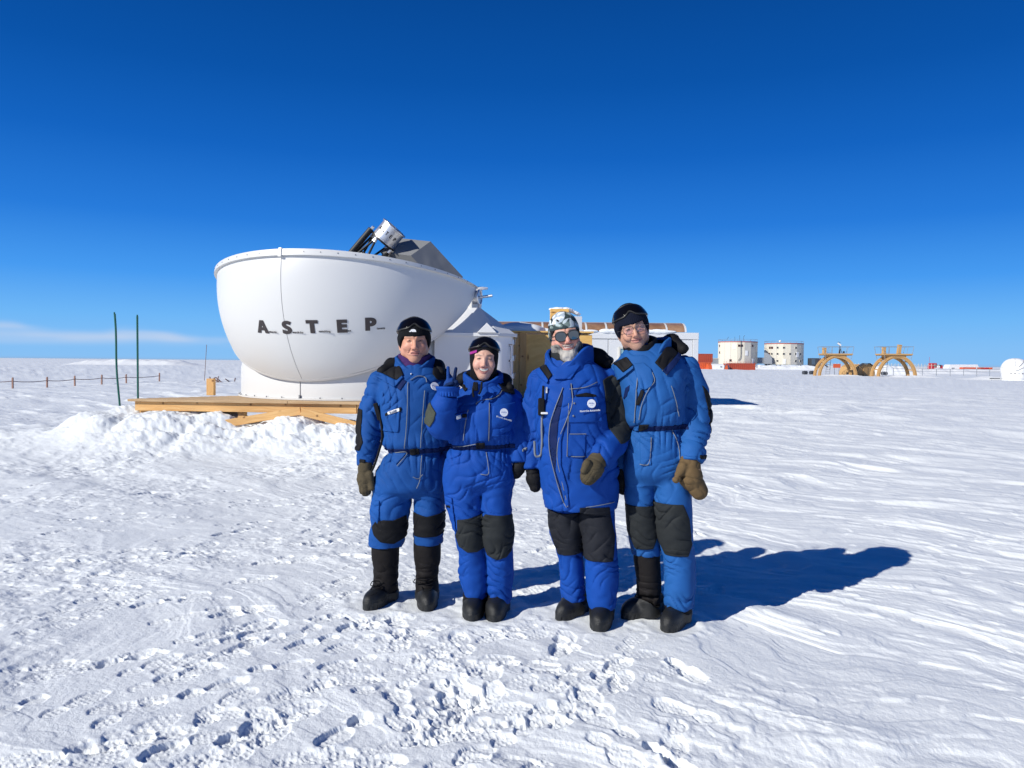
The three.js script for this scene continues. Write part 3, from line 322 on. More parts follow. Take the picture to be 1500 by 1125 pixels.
// ---------------------------------------------------------------- the clamshell dome
{
  const t = thing('observatory_dome', 'large white clamshell observatory dome standing open on the timber deck', 'dome', [-3.13, 0, -15.0]);
  const CY = 2.88, RS = 2.58, AZ = R(-16.5);
  const F = new THREE.Vector3(Math.sin(AZ), 0, Math.cos(AZ)), A = new THREE.Vector3(Math.cos(AZ), 0, -Math.sin(AZ)), U = new THREE.Vector3(0, 1, 0);
  const pt = (lam, phi, r, f = 1) => { const c = Math.cos(lam) * r; return new THREE.Vector3(0, CY, 0).addScaledVector(A, Math.sin(lam) * r).addScaledVector(F, f * c * Math.cos(phi)).addScaledVector(U, c * Math.sin(phi)); };
  // a patch of the sphere between two hinge angles, with thickness; profile(v) gives the outer radius
  function shellPatch(p0, p1, l0, l1, nL, nP, ro, ri, f) {
    const pos = [], idx = []; const at = (i, j, s) => (s * (nP + 1) + j) * (nL + 1) + i;
    for (let s = 0; s < 2; s++) for (let j = 0; j <= nP; j++) for (let i = 0; i <= nL; i++) pos.push(...pt(lerp(l0, l1, i / nL), lerp(p0, p1, j / nP), s ? ri : ro, f).toArray());
    const quad = (a, b, c, d) => { if (f > 0) idx.push(a, b, c, a, c, d); else idx.push(a, c, b, a, d, c); };
    for (let j = 0; j < nP; j++) for (let i = 0; i < nL; i++) { quad(at(i, j, 0), at(i + 1, j, 0), at(i + 1, j + 1, 0), at(i, j + 1, 0)); quad(at(i, j, 1), at(i, j + 1, 1), at(i + 1, j + 1, 1), at(i + 1, j, 1)); }
    for (let i = 0; i < nL; i++) { quad(at(i, nP, 0), at(i + 1, nP, 0), at(i + 1, nP, 1), at(i, nP, 1)); quad(at(i, 0, 1), at(i + 1, 0, 1), at(i + 1, 0, 0), at(i, 0, 0)); }
    for (let j = 0; j < nP; j++) { quad(at(0, j, 1), at(0, j, 0), at(0, j + 1, 0), at(0, j + 1, 1)); quad(at(nL, j, 0), at(nL, j, 1), at(nL, j + 1, 1), at(nL, j + 1, 0)); }
    const g = new THREE.BufferGeometry(); g.setAttribute('position', new THREE.Float32BufferAttribute(pos, 3)); g.setIndex(idx); return toCreasedNormals(g, 0.5);
  }
  const e = 0.0022, LM = R(86);
  const rim = (p, f, name, parent) => mesh(name, shellPatch(p - R(2.1), p + R(0.25), -LM, LM, 96, 2, RS + 0.055, RS - 0.05, f), M.shell, parent);
  const front = mesh('front_shell', shellPatch(R(-41.5), R(9.8), e, LM, 60, 18, RS, RS - 0.035, 1), M.shell, t);
  const left = mesh('front_shell', shellPatch(R(-41.5), R(9.8), -LM, -e, 60, 18, RS, RS - 0.035, 1), M.shell, t);
  mesh('seam_strip', shellPatch(R(-41.5), R(9.7), -0.0035, 0.0035, 1, 24, RS - 0.012, RS - 0.03, 1), M.seam, left);
  rim(R(10.1), 1, 'rim', t);
  mesh('rim_joint', shellPatch(R(7.5), R(10.7), -0.010, 0.010, 2, 2, RS + 0.07, RS - 0.02, 1), M.shell, t);
  for (let i = 0; i < 26; i++) { const l = -1.35 + i * 0.108, p = pt(l, R(9.2), RS + 0.056); const b = new THREE.CylinderGeometry(0.010, 0.010, 0.010, 8); b.rotateX(Math.PI / 2); b.lookAt(p.clone().sub(new THREE.Vector3(0, CY, 0))); b.translate(...p.toArray()); mesh('bolt', b, M.bolt, t); }
  const back = mesh('rear_shell', shellPatch(R(-40), R(7.5), -LM, LM, 80, 18, RS - 0.06, RS - 0.095, -1), M.shell, t);
  rim(R(7.5), -1, 'rear_rim', t);
  mesh('lower_band', shellPatch(R(-42.6), R(-41.6), -LM * 0.9, LM * 0.9, 80, 1, RS + 0.004, RS - 0.05, 1), M.shellBase, t);
  // the ring wall it stands on, set back from the open shell
  const base = new THREE.LatheGeometry([[2.655, DECK + 0.004], [2.655, DECK + 0.03], [2.60, DECK + 0.035], [2.60, 1.35], [2.50, 1.8], [2.2, 2.3], [2.15, 2.3], [2.45, 1.8], [2.54, 1.35], [2.54, DECK + 0.01]].map((p) => new THREE.Vector2(...p)), 96);
  base.translate(-F.x * 0.75, 0, -F.z * 0.75); mesh('ring_wall', toCreasedNormals(base, 0.4), M.shellBase, t);
  { const a = AZ - R(2), s = Math.sin(a), c = Math.cos(a), bx = -F.x * 0.75, bz = -F.z * 0.75; mesh('wall_joint', box(bx + s * 2.60, 1.06, bz + c * 2.60, 0.012, 0.46, 0.02, 0.002, [0, a, 0]), M.seam, t); mesh('wall_clip', box(bx + s * 2.615, DECK + 0.06, bz + c * 2.615, 0.03, 0.07, 0.03, 0.004, [0, a, 0]), M.bolt, t);
    for (let i = 0; i < 16; i++) { const q = AZ + R(-62 + i * 8.6); const b = new THREE.CylinderGeometry(0.012, 0.012, 0.02, 8); b.translate(bx + Math.sin(q) * 2.63, DECK + 0.045, bz + Math.cos(q) * 2.63); mesh('floor_bolt', b, M.bolt, t); } }
  // hinge at the right: a disc with a crank pin, and the side cheek below it
  { const p = pt(R(88), R(-40), RS + 0.0).add(new THREE.Vector3(0, -0.10, 0)), hub = new THREE.Group(); hub.name = 'hinge'; hub.position.copy(p); hub.rotation.y = AZ + Math.PI / 2; t.add(hub);
    const d = new THREE.CylinderGeometry(0.13, 0.13, 0.10, 28); d.rotateX(Math.PI / 2); mesh('hinge_disc', d, M.brushed, hub);
    mesh('hinge_ring', new THREE.TorusGeometry(0.13, 0.02, 8, 28).translate(0, 0, 0.05), M.steel, hub);
    mesh('crank_pin', rod([0, 0, 0.05], [0.02, 0.03, 0.30], 0.025), M.steel, hub);
    for (const [o, w, y0] of [[0.02, 0.10, 0.5], [-0.16, 0.07, 0.7]]) mesh('hinge_cheek', prism([[-0.12, -1.35], [0.30, -1.35], [0.20, -0.05], [0.1, 0.08], [-0.05, 0.08], [-0.12, -0.05]], w, 0.01).translate(0, -0.05, o - 0.18), M.shellBase, hub); }
  // lettering on the shell
  const font = await new FontLoader().loadAsync('fonts/droid/droid_sans_bold.typeface.json');
  const place = (g, az, el, r) => { const n = new THREE.Vector3(Math.sin(R(az)) * Math.cos(R(el)), Math.sin(R(el)), Math.cos(R(az)) * Math.cos(R(el))); const x = new THREE.Vector3(Math.cos(R(az)), 0, -Math.sin(R(az))), y = new THREE.Vector3().crossVectors(n, x); g.applyMatrix4(new THREE.Matrix4().makeBasis(x, y, n)); g.translate(n.x * r, CY + n.y * r, n.z * r); return g; };
  for (const [ch, az, el, tilt, small] of [['A', -27.7, -18.1, 4, 'ntarctic'], ['S', -15.8, -18.5, 2, 'earch for'], ['T', -5.1, -18.2, 0, 'ransiting'], ['E', 6.6, -17.9, -2.5, 'xo'], ['P', 17.6, -16.9, -4, 'lanets']]) {
    const g = new TextGeometry(ch, { font, size: 0.205, depth: 0.004, curveSegments: 8, bevelEnabled: true, bevelSize: 0.011, bevelThickness: 0.003, bevelSegments: 1 }); g.computeBoundingBox(); const b = g.boundingBox; const w = b.max.x - b.min.x;
    g.translate(-(b.min.x + b.max.x) / 2, -0.1075, 0); g.scale(1.24, 1, 1); g.rotateZ(R(-tilt)); const host = az < -16.5 ? left : front; mesh('letter', place(g, az, el, RS + 0.001), M.letter, host);
    const s = new TextGeometry(small, { font, size: 0.034, depth: 0.004, curveSegments: 3 }); s.translate(w * 0.56 + 0.01, -0.105, 0); s.rotateZ(R(-tilt)); mesh('small_lettering', place(s, az, el, RS - 0.002), M.letter, front);
  }
}
// ---------------------------------------------------------------- the telescope standing in the dome
{
  const t = thing('telescope', 'silver telescope with a lettered top ring and black struts rising from the open dome', 'telescope', [-3.1, DECK, -15.0]);
  const ax = new THREE.Vector3(0.66, 0.75, 0.10).normalize(), q = new THREE.Quaternion().setFromUnitVectors(new THREE.Vector3(0, 1, 0), ax);
  const c = new THREE.Vector3(0.63, 3.23, 0.0);                    // centre of the top ring
  const along = (s, x = 0, z = 0) => new THREE.Vector3(x, s, z).applyQuaternion(q).add(c).toArray();
  const cyl = (r0, r1, s0, s1, open = false) => { const g = new THREE.CylinderGeometry(r1, r0, s1 - s0, 40, 1, open); g.translate(0, (s0 + s1) / 2, 0); g.applyQuaternion(q); g.translate(c.x, c.y, c.z); return g; };
  const ring = new THREE.LatheGeometry([[0.235, -0.17], [0.26, -0.17], [0.26, -0.145], [0.252, -0.14], [0.252, 0.14], [0.275, 0.145], [0.275, 0.17], [0.235, 0.17], [0.235, -0.17]].map((p) => new THREE.Vector2(...p)), 48); ring.applyQuaternion(q); ring.translate(c.x, c.y, c.z);
  const top = mesh('top_ring', toCreasedNormals(ring, 0.4), M.steel, t);
  mesh('ring_collar', cyl(0.285, 0.285, -0.205, -0.175), M.black, t);
  const font = await new FontLoader().loadAsync('fonts/droid/droid_sans_bold.typeface.json');
  'ASTEP'.split('').forEach((ch, i) => { const g = new TextGeometry(ch, { font, size: 0.075, depth: 0.006, curveSegments: 4 }); g.translate(-0.03, -0.035, 0.2525); g.rotateY(R(-42 + i * 22)); g.applyQuaternion(q); g.translate(c.x, c.y, c.z); mesh('letter', g, M.letter, top); });
  for (let i = 0; i < 4; i++) { const a = R(20 + i * 90), b = a + R(45), b2 = a - R(45); for (const k of [b, b2]) { const s = mesh('strut', rod(along(-0.2, Math.cos(a) * 0.26, Math.sin(a) * 0.26), along(-1.05, Math.cos(k) * 0.30, Math.sin(k) * 0.30), 0.024), M.black, t); mesh('strut_clamp', rod(along(-0.2, Math.cos(a) * 0.26, Math.sin(a) * 0.26), along(-0.29, Math.cos(a) * 0.268 + (Math.cos(k) - Math.cos(a)) * 0.03, Math.sin(a) * 0.268 + (Math.sin(k) - Math.sin(a)) * 0.03), 0.034), M.steel, s); } }
  mesh('baffle', cyl(0.24, 0.24, -0.95, -0.62, true), M.brushed, t);
  mesh('mirror_cell', cyl(0.33, 0.31, -1.5, -1.02), M.brushed, t);
  mesh('side_plate', bar(along(-0.10, -0.34, -0.05), along(-1.2, -0.34, -0.05), 0.22, 0.05), M.whiteTrim, t);
  mesh('guide_scope', rod(along(-0.15, -0.31, 0.12), along(-1.1, -0.31, 0.12), 0.06, 16), M.black, t);
  mesh('pier', new THREE.CylinderGeometry(0.22, 0.30, 2.1, 32).translate(0, 1.05, 0), M.brushed, t);
  mesh('mount_fork', [box(-0.35, 2.35, -0.25, 0.6, 0.6, 0.12), box(-0.35, 2.35, 0.30, 0.6, 0.6, 0.12), box(-0.2, 2.12, 0.02, 0.7, 0.12, 0.5)], M.brushed, t);
  // instrument box under a grey cover, hung on the side
  const k = new THREE.Vector3(1.42, 3.14, -0.3), e1 = new THREE.Vector3(-0.66, 0.11, -0.30), e2 = new THREE.Vector3(-0.33, -0.36, 0.50), e3 = new THREE.Vector3(0.66, -0.70, -0.12);
  const P = []; for (let i = 0; i < 8; i++) P.push(k.clone().addScaledVector(e1, i & 1).addScaledVector(e2, i & 2 ? 1 : 0).addScaledVector(e3, i & 4 ? 1 : 0));
  const pos = []; const grid = (a, b, c2, d) => { const N = 10; const at = (u, v) => { const p = P[a].clone().lerp(P[b], u).lerp(P[c2].clone().lerp(P[d], u), v); const s = 0.02 * (n3(p.x * 5, p.y * 5, p.z * 5) + 0.5 * n3(p.x * 12, p.y * 3, p.z * 12)) * Math.sin(u * Math.PI) * Math.sin(v * Math.PI); return p.addScaledVector(new THREE.Vector3(0.3, 0.6, 0.7), s); }; for (let i = 0; i < N; i++) for (let j = 0; j < N; j++) { const p = at(i / N, j / N), r = at((i + 1) / N, j / N), s = at((i + 1) / N, (j + 1) / N), w = at(i / N, (j + 1) / N); pos.push(...p, ...r, ...s, ...p, ...s, ...w); } };
  grid(0, 1, 2, 3); grid(4, 6, 5, 7); grid(0, 2, 4, 6); grid(1, 5, 3, 7); grid(0, 4, 1, 5); grid(2, 3, 6, 7);
  let g = new THREE.BufferGeometry(); g.setAttribute('position', new THREE.Float32BufferAttribute(pos, 3)); g = toCreasedNormals(mergeVertices(g, 1e-4), 0.6);
  mesh('instrument_cover', g, M.greyCover, t);
}
// ---------------------------------------------------------------- the entry porch at the dome's right side
{
  const t = thing('dome_porch', 'white hip-roofed entry porch with latched curved door beside the dome', 'porch', [-0.36, DECK, -13.6]);
  const X0 = -1.05, X1 = 0.36, H = 1.22;
  mesh('front_wall', box(X0 + 0.5, H / 2 + 0.002, 0.0, 1.0, H, 0.04), M.whitePanel, t);
  mesh('rear_wall', box((X0 + X1) / 2, H / 2 + 0.002, -1.0, X1 - X0, H, 0.04), M.whitePanel, t);
  // the curved door
  const door = new THREE.CylinderGeometry(0.40, 0.40, H - 0.03, 24, 1, true, R(0), R(95)); door.translate(X1 - 0.40, H / 2, -0.40); const dm = mesh('door', door, phy({ color: lin(0.80, 0.81, 0.82), roughness: 0.4, side: THREE.DoubleSide }), t);
  for (const [az, y, w, h] of [[62, 1.0, 0.012, 0.03], [62, 0.72, 0.012, 0.03]]) { const x = X1 - 0.4 + Math.sin(R(az)) * 0.41, z = -0.4 + Math.cos(R(az)) * 0.41; mesh('handle', tube([[x - 0.05, y, z + 0.0], [x, y, z + 0.035], [x, y - 0.03, z + 0.035], [x, y - 0.25, z + 0.035], [x - 0.03, y - 0.27, z]], 0.009, 20, 6), M.bolt, dm); if (y < 0.9) break; }
  mesh('door_label', box(X1 - 0.4 + Math.sin(R(66)) * 0.402, 1.03, -0.4 + Math.cos(R(66)) * 0.402, 0.16, 0.02, 0.008, 0.002, [0, R(66), 0]), std({ color: lin(0.45, 0.36, 0.30), roughness: 0.7 }), dm);
  for (const y of [1.08, 0.78, 0.45, 0.16]) { const g = new THREE.Group(); g.name = 'latch'; g.position.set(X1 + 0.005, y, -0.41); t.add(g); mesh('latch_plate', box(0, 0, 0, 0.05, 0.10, 0.06), M.steel, g); mesh('latch_lever', rod([0.03, -0.05, 0.02], [0.05, 0.06, 0.03], 0.012), M.bolt, g); }
  mesh('door_edge', box(X1 + 0.004, H / 2, -0.42, 0.03, H, 0.03), M.whiteTrim, t);
  // the roof: three sloping sheets rising to the dome
  const tri = (...p) => p; const f = [];
  const a = [X0 - 0.05, H, 0.03], b = [X1 - 0.25, H, 0.03], c = [X1 + 0.06, H, -0.30], d = [X1 + 0.06, H, -1.04], apex = [X0 + 0.80, H + 0.50, -0.50], e2 = [X0 + 0.2, H + 0.50, -0.50], g2 = [X0 - 0.05, H, -1.04];
  for (const q of [[a, b, apex], [a, apex, e2], [b, c, apex], [c, d, apex], [d, g2, e2], [d, e2, apex], [a, e2, g2], [a, c, b], [a, d, c], [a, g2, d]]) f.push(...q.flat());
  let g = new THREE.BufferGeometry(); g.setAttribute('position', new THREE.Float32BufferAttribute(f, 3)); g.computeVertexNormals(); mesh('roof', g, M.whiteTrim, t);
  mesh('eave_trim', [bar([X0 - 0.05, H - 0.02, 0.045], [X1 - 0.25, H - 0.02, 0.045], 0.03, 0.06), bar([X1 - 0.25, H - 0.02, 0.045], [X1 + 0.075, H - 0.02, -0.29], 0.03, 0.06), bar([X1 + 0.075, H - 0.02, -0.29], [X1 + 0.075, H - 0.02, -1.04], 0.03, 0.06)], M.whiteTrim, t);
  mesh('gable_cap', prism([[-0.17, 0], [0.17, 0], [0, 0.17]], 0.12, 0.005).translate(X0 + 0.95, H + 0.015, -0.02), M.whitePanel, t);
}
// ---------------------------------------------------------------- plywood shelter and the snow on it
{
  const t = thing('plywood_shelter', 'plywood windbreak box in the dome shadow on the deck', 'shelter', [0, DECK, -16.4]);
  for (const [x, w, m] of [[0.075, 0.16, 2], [0.23, 0.15, 1]]) mesh('board', box(x, 0.68, 0.045 - 0.02 * m, w, 1.35, 0.05), M.pine[m], t);
  mesh('sheet', box(1.015, 0.66, -0.016, 1.45, 1.31, 0.025, 0.003), M.plywood, t);
  mesh('sheet', box(1.73, 0.66, -0.62, 0.025, 1.31, 1.2, 0.003), M.plywood, t);
  mesh('sheet', box(0.02, 0.66, -0.62, 0.025, 1.31, 1.2, 0.003), M.plywood, t);
  mesh('roof_board', box(0.87, 1.375, -0.6, 1.8, 0.035, 1.3), M.plywood, t);
  mesh('floor_board', box(0.9, 0.02, 0.22, 1.8, 0.036, 0.34), M.pine[1], t);
  const s = thing('snow_cap', 'rounded white snow cap lying on the plywood shelter roof', 'snow', [0.15, DECK + 1.393, -17.0]);
  const g = new THREE.SphereGeometry(1, 40, 16, 0, Math.PI * 2, 0, Math.PI / 2); { const p = g.attributes.position; for (let i = 0; i < p.count; i++) { const k = 1 + 0.12 * n3(p.getX(i) * 2, p.getY(i) * 2, p.getZ(i) * 2); p.setXYZ(i, p.getX(i) * 0.62 * k, p.getY(i) * 0.20 * k, p.getZ(i) * 0.5 * k); } } g.computeVertexNormals(); mesh('snow', g, M.snow, s);
  const u = thing('plywood_chimney_box', 'tall narrow plywood box with snow on top rising above the white building roof', 'box', [1.19, DECK, -17.6]);
  mesh('panel', box(-0.1, 0.98, 0.16, 0.42, 1.95, 0.02, 0.003), M.plywood, u); mesh('panel', box(-0.30, 0.98, -0.01, 0.02, 1.95, 0.32, 0.003), M.plywood, u); mesh('panel', box(0.12, 0.93, -0.01, 0.02, 1.85, 0.32, 0.003), M.plywood, u); mesh('panel', box(-0.09, 0.98, -0.18, 0.40, 1.95, 0.02, 0.003), M.plywood, u);
  mesh('frost_panel', box(0.28, 0.93, 0.05, 0.30, 1.72, 0.05, 0.004), std({ color: lin(0.55, 0.60, 0.68), roughness: 0.6 }), u);
  const bl = []; const rr = rng(8); for (let i = 0; i < 16; i++) { const q = new THREE.IcosahedronGeometry(0.045 + 0.03 * rr(), 2); q.scale(1.3, 0.7, 1); q.translate(-0.28 + i * 0.042, 1.955 - Math.max(0, i - 9) * 0.018, 0.10 - 0.22 * rr()); bl.push(q); } mesh('snow_crust', bl, M.snow, u);
}
// ---------------------------------------------------------------- the long white building behind
{
  const t = thing('white_building', 'long white panel building with brown rounded translucent eave', 'building', [2.043, 0, -26.0]); t.scale.setScalar(0.9286);
  const X0 = -5.2, X1 = 4.74, H = 2.80, D = 6.5;
  mesh('wall_core', box((X0 + X1) / 2, H / 2 - 0.15, -D / 2 - 0.06, X1 - X0 - 0.02, H + 0.26, D, 0.01), M.whiteTrim, t);
  const xs = [X0, -2.9, -1.1, 0.26 + 1.08, 3.3 + 1.26];
  for (const [a, b] of [[X0, -2.2], [-2.18, 1.36], [1.38, 4.52]]) mesh('wall_panel', box((a + b) / 2, 1.94, -0.03, b - a, 1.15, 0.05, 0.008), M.whitePanel, t);
  for (const [a, b] of [[X0, -2.2], [-2.18, 1.36], [1.38, 4.52]]) mesh('wall_panel', box((a + b) / 2, 0.67, -0.03, b - a, 1.36, 0.05, 0.008), M.whitePanel, t);
  mesh('top_band', box((X0 + X1) / 2, 2.66, -0.02, X1 - X0, 0.25, 0.09, 0.01), M.whitePanel, t);
  mesh('corner_trim', box(4.63, 1.25, -0.02, 0.2, 2.55, 0.09, 0.01), M.whitePanel, t);
  const glass = phy({ color: lin(0.25, 0.42, 0.46), roughness: 0.08, metalness: 0.0 }), frameM = std({ color: lin(0.62, 0.60, 0.54), roughness: 0.6 });
  for (const [x, w, h] of [[2.02, 0.44, 0.56], [0.70, 0.34, 0.40]]) { const g = new THREE.Group(); g.name = 'window'; g.position.set(x, 1.92, 0.0); t.add(g);
    mesh('frame', [box(0, h / 2, 0.01, w + 0.1, 0.07, 0.09), box(0, -h / 2, 0.01, w + 0.1, 0.07, 0.09), box(-w / 2 - 0.015, 0, 0.008, 0.07, h - 0.06, 0.09), box(w / 2 + 0.015, 0, 0.008, 0.07, h - 0.06, 0.09)], frameM, g);
    mesh('pane', box(0, 0, 0.008, w - 0.02, h - 0.04, 0.02, 0.001), glass, g); mesh('blind', box(w * 0.24, -0.05, 0.022, w * 0.38, h * 0.7, 0.006, 0.001), std({ color: lin(0.50, 0.62, 0.62), roughness: 0.8 }), g); }
  // the rounded eave
  const brown = dataTex(512, 128, (x, y, c) => { const v = 0.5 + 0.5 * tn(x, y, 10, 2, 41), w = tn(x, y, 40, 12, 42) * 0.5 + 0.5; c[0] = lerp(0.50, 0.66, v) + 0.05 * w; c[1] = lerp(0.36, 0.52, v) + 0.05 * w; c[2] = lerp(0.26, 0.41, v) + 0.05 * w; }); brown.repeat.set(1 / 4, 1);
  const arc = []; for (let i = 0; i <= 14; i++) { const a = i / 14 * Math.PI / 2; arc.push([-0.75 + Math.cos(a) * 0.75, H + Math.sin(a) * 0.36]); }
  const mk = (xa, xb, ro) => { const pos = [], uv = [], idx = [], n = arc.length; for (let s = 0; s < 2; s++) for (let i = 0; i < n; i++) { pos.push(s ? xb : xa, arc[i][1] + ro * Math.sin(i / 14 * 1.57), arc[i][0] + ro * Math.cos(i / 14 * 1.57)); uv.push(s ? xb : xa, i / 14 * 0.8); } for (let i = 0; i < n - 1; i++) idx.push(i, n + i, i + 1, i + 1, n + i, n + i + 1); const g = new THREE.BufferGeometry(); g.setAttribute('position', new THREE.Float32BufferAttribute(pos, 3)); g.setAttribute('uv', new THREE.Float32BufferAttribute(uv, 2)); g.setIndex(idx); g.computeVertexNormals(); return g; };
  const eaveM = phy({ map: brown, roughness: 0.35, side: THREE.DoubleSide });
  const ribs = [-5.2, -4.35, -3.55, -2.74, -1.92, -1.08, -0.3, 0.55, 1.3, 2.1, 2.75, 3.55, 4.25];
  for (let i = 0; i + 1 < ribs.length; i++) mesh('eave_sheet', mk(ribs[i] + 0.012, ribs[i + 1] - 0.012, 0), eaveM, t);
  for (const x of ribs) mesh('eave_rib', mk(x - 0.035, x + 0.035, 0.012), M.whiteTrim, t);
  // rounded corner at the right end: a quarter of a squashed dome
  const end = new THREE.SphereGeometry(1, 20, 12, Math.PI / 2, Math.PI / 2, 0, Math.PI / 2); end.scale(-0.47, 0.36, 0.75); end.translate(4.27, H, -0.75); mesh('eave_end', end, phy({ map: brown, roughness: 0.35, side: THREE.DoubleSide }), t);
  mesh('ridge_strip', box((X0 + 4.25) / 2, H + 0.372, -0.80, 4.25 - X0, 0.025, 0.12), std({ color: lin(0.40, 0.36, 0.34), roughness: 0.7 }), t);
  mesh('roof_deck', box((X0 + 4.27) / 2, H + 0.33, -3.6, 4.27 - X0, 0.05, 5.6), M.whiteTrim, t);
  const drift = []; const rr = rng(4); for (let i = 0; i < 46; i++) { const x = X0 + 0.2 + rr() * 8.6; if (n2(x * 0.8, 2.2) < -0.25) continue; const q = new THREE.IcosahedronGeometry(0.09, 2); q.scale(1.6 + 2.0 * rr(), 0.45 + 0.6 * rr(), 0.8); q.translate(x, H + 0.02, 0.02); drift.push(q); } mesh('eave_snow', drift, M.snow, t);
  mesh('wall_unit', [box(0.42, 2.05, 0.14, 0.22, 0.6, 0.22, 0.02), box(0.44, 2.25, 0.2, 0.3, 0.06, 0.3, 0.01)], M.whiteTrim, t);
}
// ---------------------------------------------------------------- two green marker poles left of the deck
{
  const green = std({ color: lin(0.010, 0.105, 0.075), roughness: 0.45 });
  for (const [x, z, tx, h, label] of [[-7.57, -14.5, -0.11, 2.32, 'thin green marker pole leaning left beside the deck corner'], [-7.28, -14.6, -0.008, 2.28, 'thin upright green marker pole close to the deck corner']]) {
    const t = thing('marker_pole', label, 'pole', [x, 0.05, z]);
    const pts = []; for (let i = 0; i <= 8; i++) pts.push([tx * i / 8 + (tx < -0.05 ? 0.012 * Math.sin(i * 1.1) : 0), h * i / 8, 0]);
    mesh('pole', tube(pts, 0.019, 32, 10), green, t); mesh('tip', rod([tx, h - 0.005, 0], [tx, h + 0.03, 0], 0.014), green, t);
  }
}
// ---------------------------------------------------------------- far snow banks
function mound(w, h, dep, seed, top = 0.25) {               // a flat-topped heap of snow
  const nx = 80, nz = 24, pos = [], idx = [];
  for (let j = 0; j <= nz; j++) for (let i = 0; i <= nx; i++) { const u = i / nx * 2 - 1, v = j / nz * 2 - 1; const e = sstep(1, top, Math.abs(u)) * sstep(1, 0.3, Math.abs(v)); const k = 0.82 + 0.16 * n2(u * 6 + seed, v * 3) + 0.09 * n2(u * 19 + seed, v * 7); pos.push(u * w / 2, h * e * k - 0.06, v * dep / 2); }
  for (let j = 0; j < nz; j++) for (let i = 0; i < nx; i++) { const a = j * (nx + 1) + i; idx.push(a, a + nx + 1, a + 1, a + 1, a + nx + 1, a + nx + 2); }
  const g = new THREE.BufferGeometry(); g.setAttribute('position', new THREE.Float32BufferAttribute(pos, 3)); g.setIndex(idx); g.computeVertexNormals(); return g;
}
for (const [x, z, w, h, d, turn, top] of [[-93, -186, 34, 1.55, 15, 0.05, 0.55], [-62, -215, 30, 1.0, 12, 0, 0.3], [64, -128, 17, 1.7, 9, 0, 0.2], [84, -150, 26, 1.2, 10, 0.1, 0.3], [52, -97.5, 10, 0.35, 3.5, 0, 0.3], [44.5, -101.5, 9, 0.35, 3, 0, 0.3], [62, -90, 22, 0.45, 4, 0.12, 0.4], [88, -238, 26, 1.6, 10, 0, 0.4], [150, -240, 50, 0.9, 12, 0, 0.4]]) {
  const m = structure('snow_bank', mound(w, h, d, x * 0.37, top), M.snow); m.position.set(x, 0, z); m.rotation.y = turn;
}
// ---------------------------------------------------------------- the two round station towers
const cream = std({ color: lin(0.66, 0.615, 0.51), roughness: 0.6 }), creamGrey = std({ color: lin(0.60, 0.57, 0.50), roughness: 0.6 }), redTrim = std({ color: lin(0.36, 0.07, 0.06), roughness: 0.6 }), winDark = std({ color: lin(0.02, 0.022, 0.028), roughness: 0.2 }), winFrame = std({ color: lin(0.20, 0.05, 0.03), roughness: 0.6 });
const orange = std({ color: lin(0.62, 0.11, 0.035), roughness: 0.5 }), orangeDark = std({ color: lin(0.40, 0.065, 0.03), roughness: 0.5 }), greySteel = std({ color: lin(0.28, 0.30, 0.33), roughness: 0.5, metalness: 0.2 }), darkSteel = std({ color: lin(0.05, 0.055, 0.065), roughness: 0.6 }), whitePaint = std({ color: lin(0.8, 0.8, 0.8), roughness: 0.5 }), redPaint = std({ color: lin(0.45, 0.03, 0.035), roughness: 0.5 });
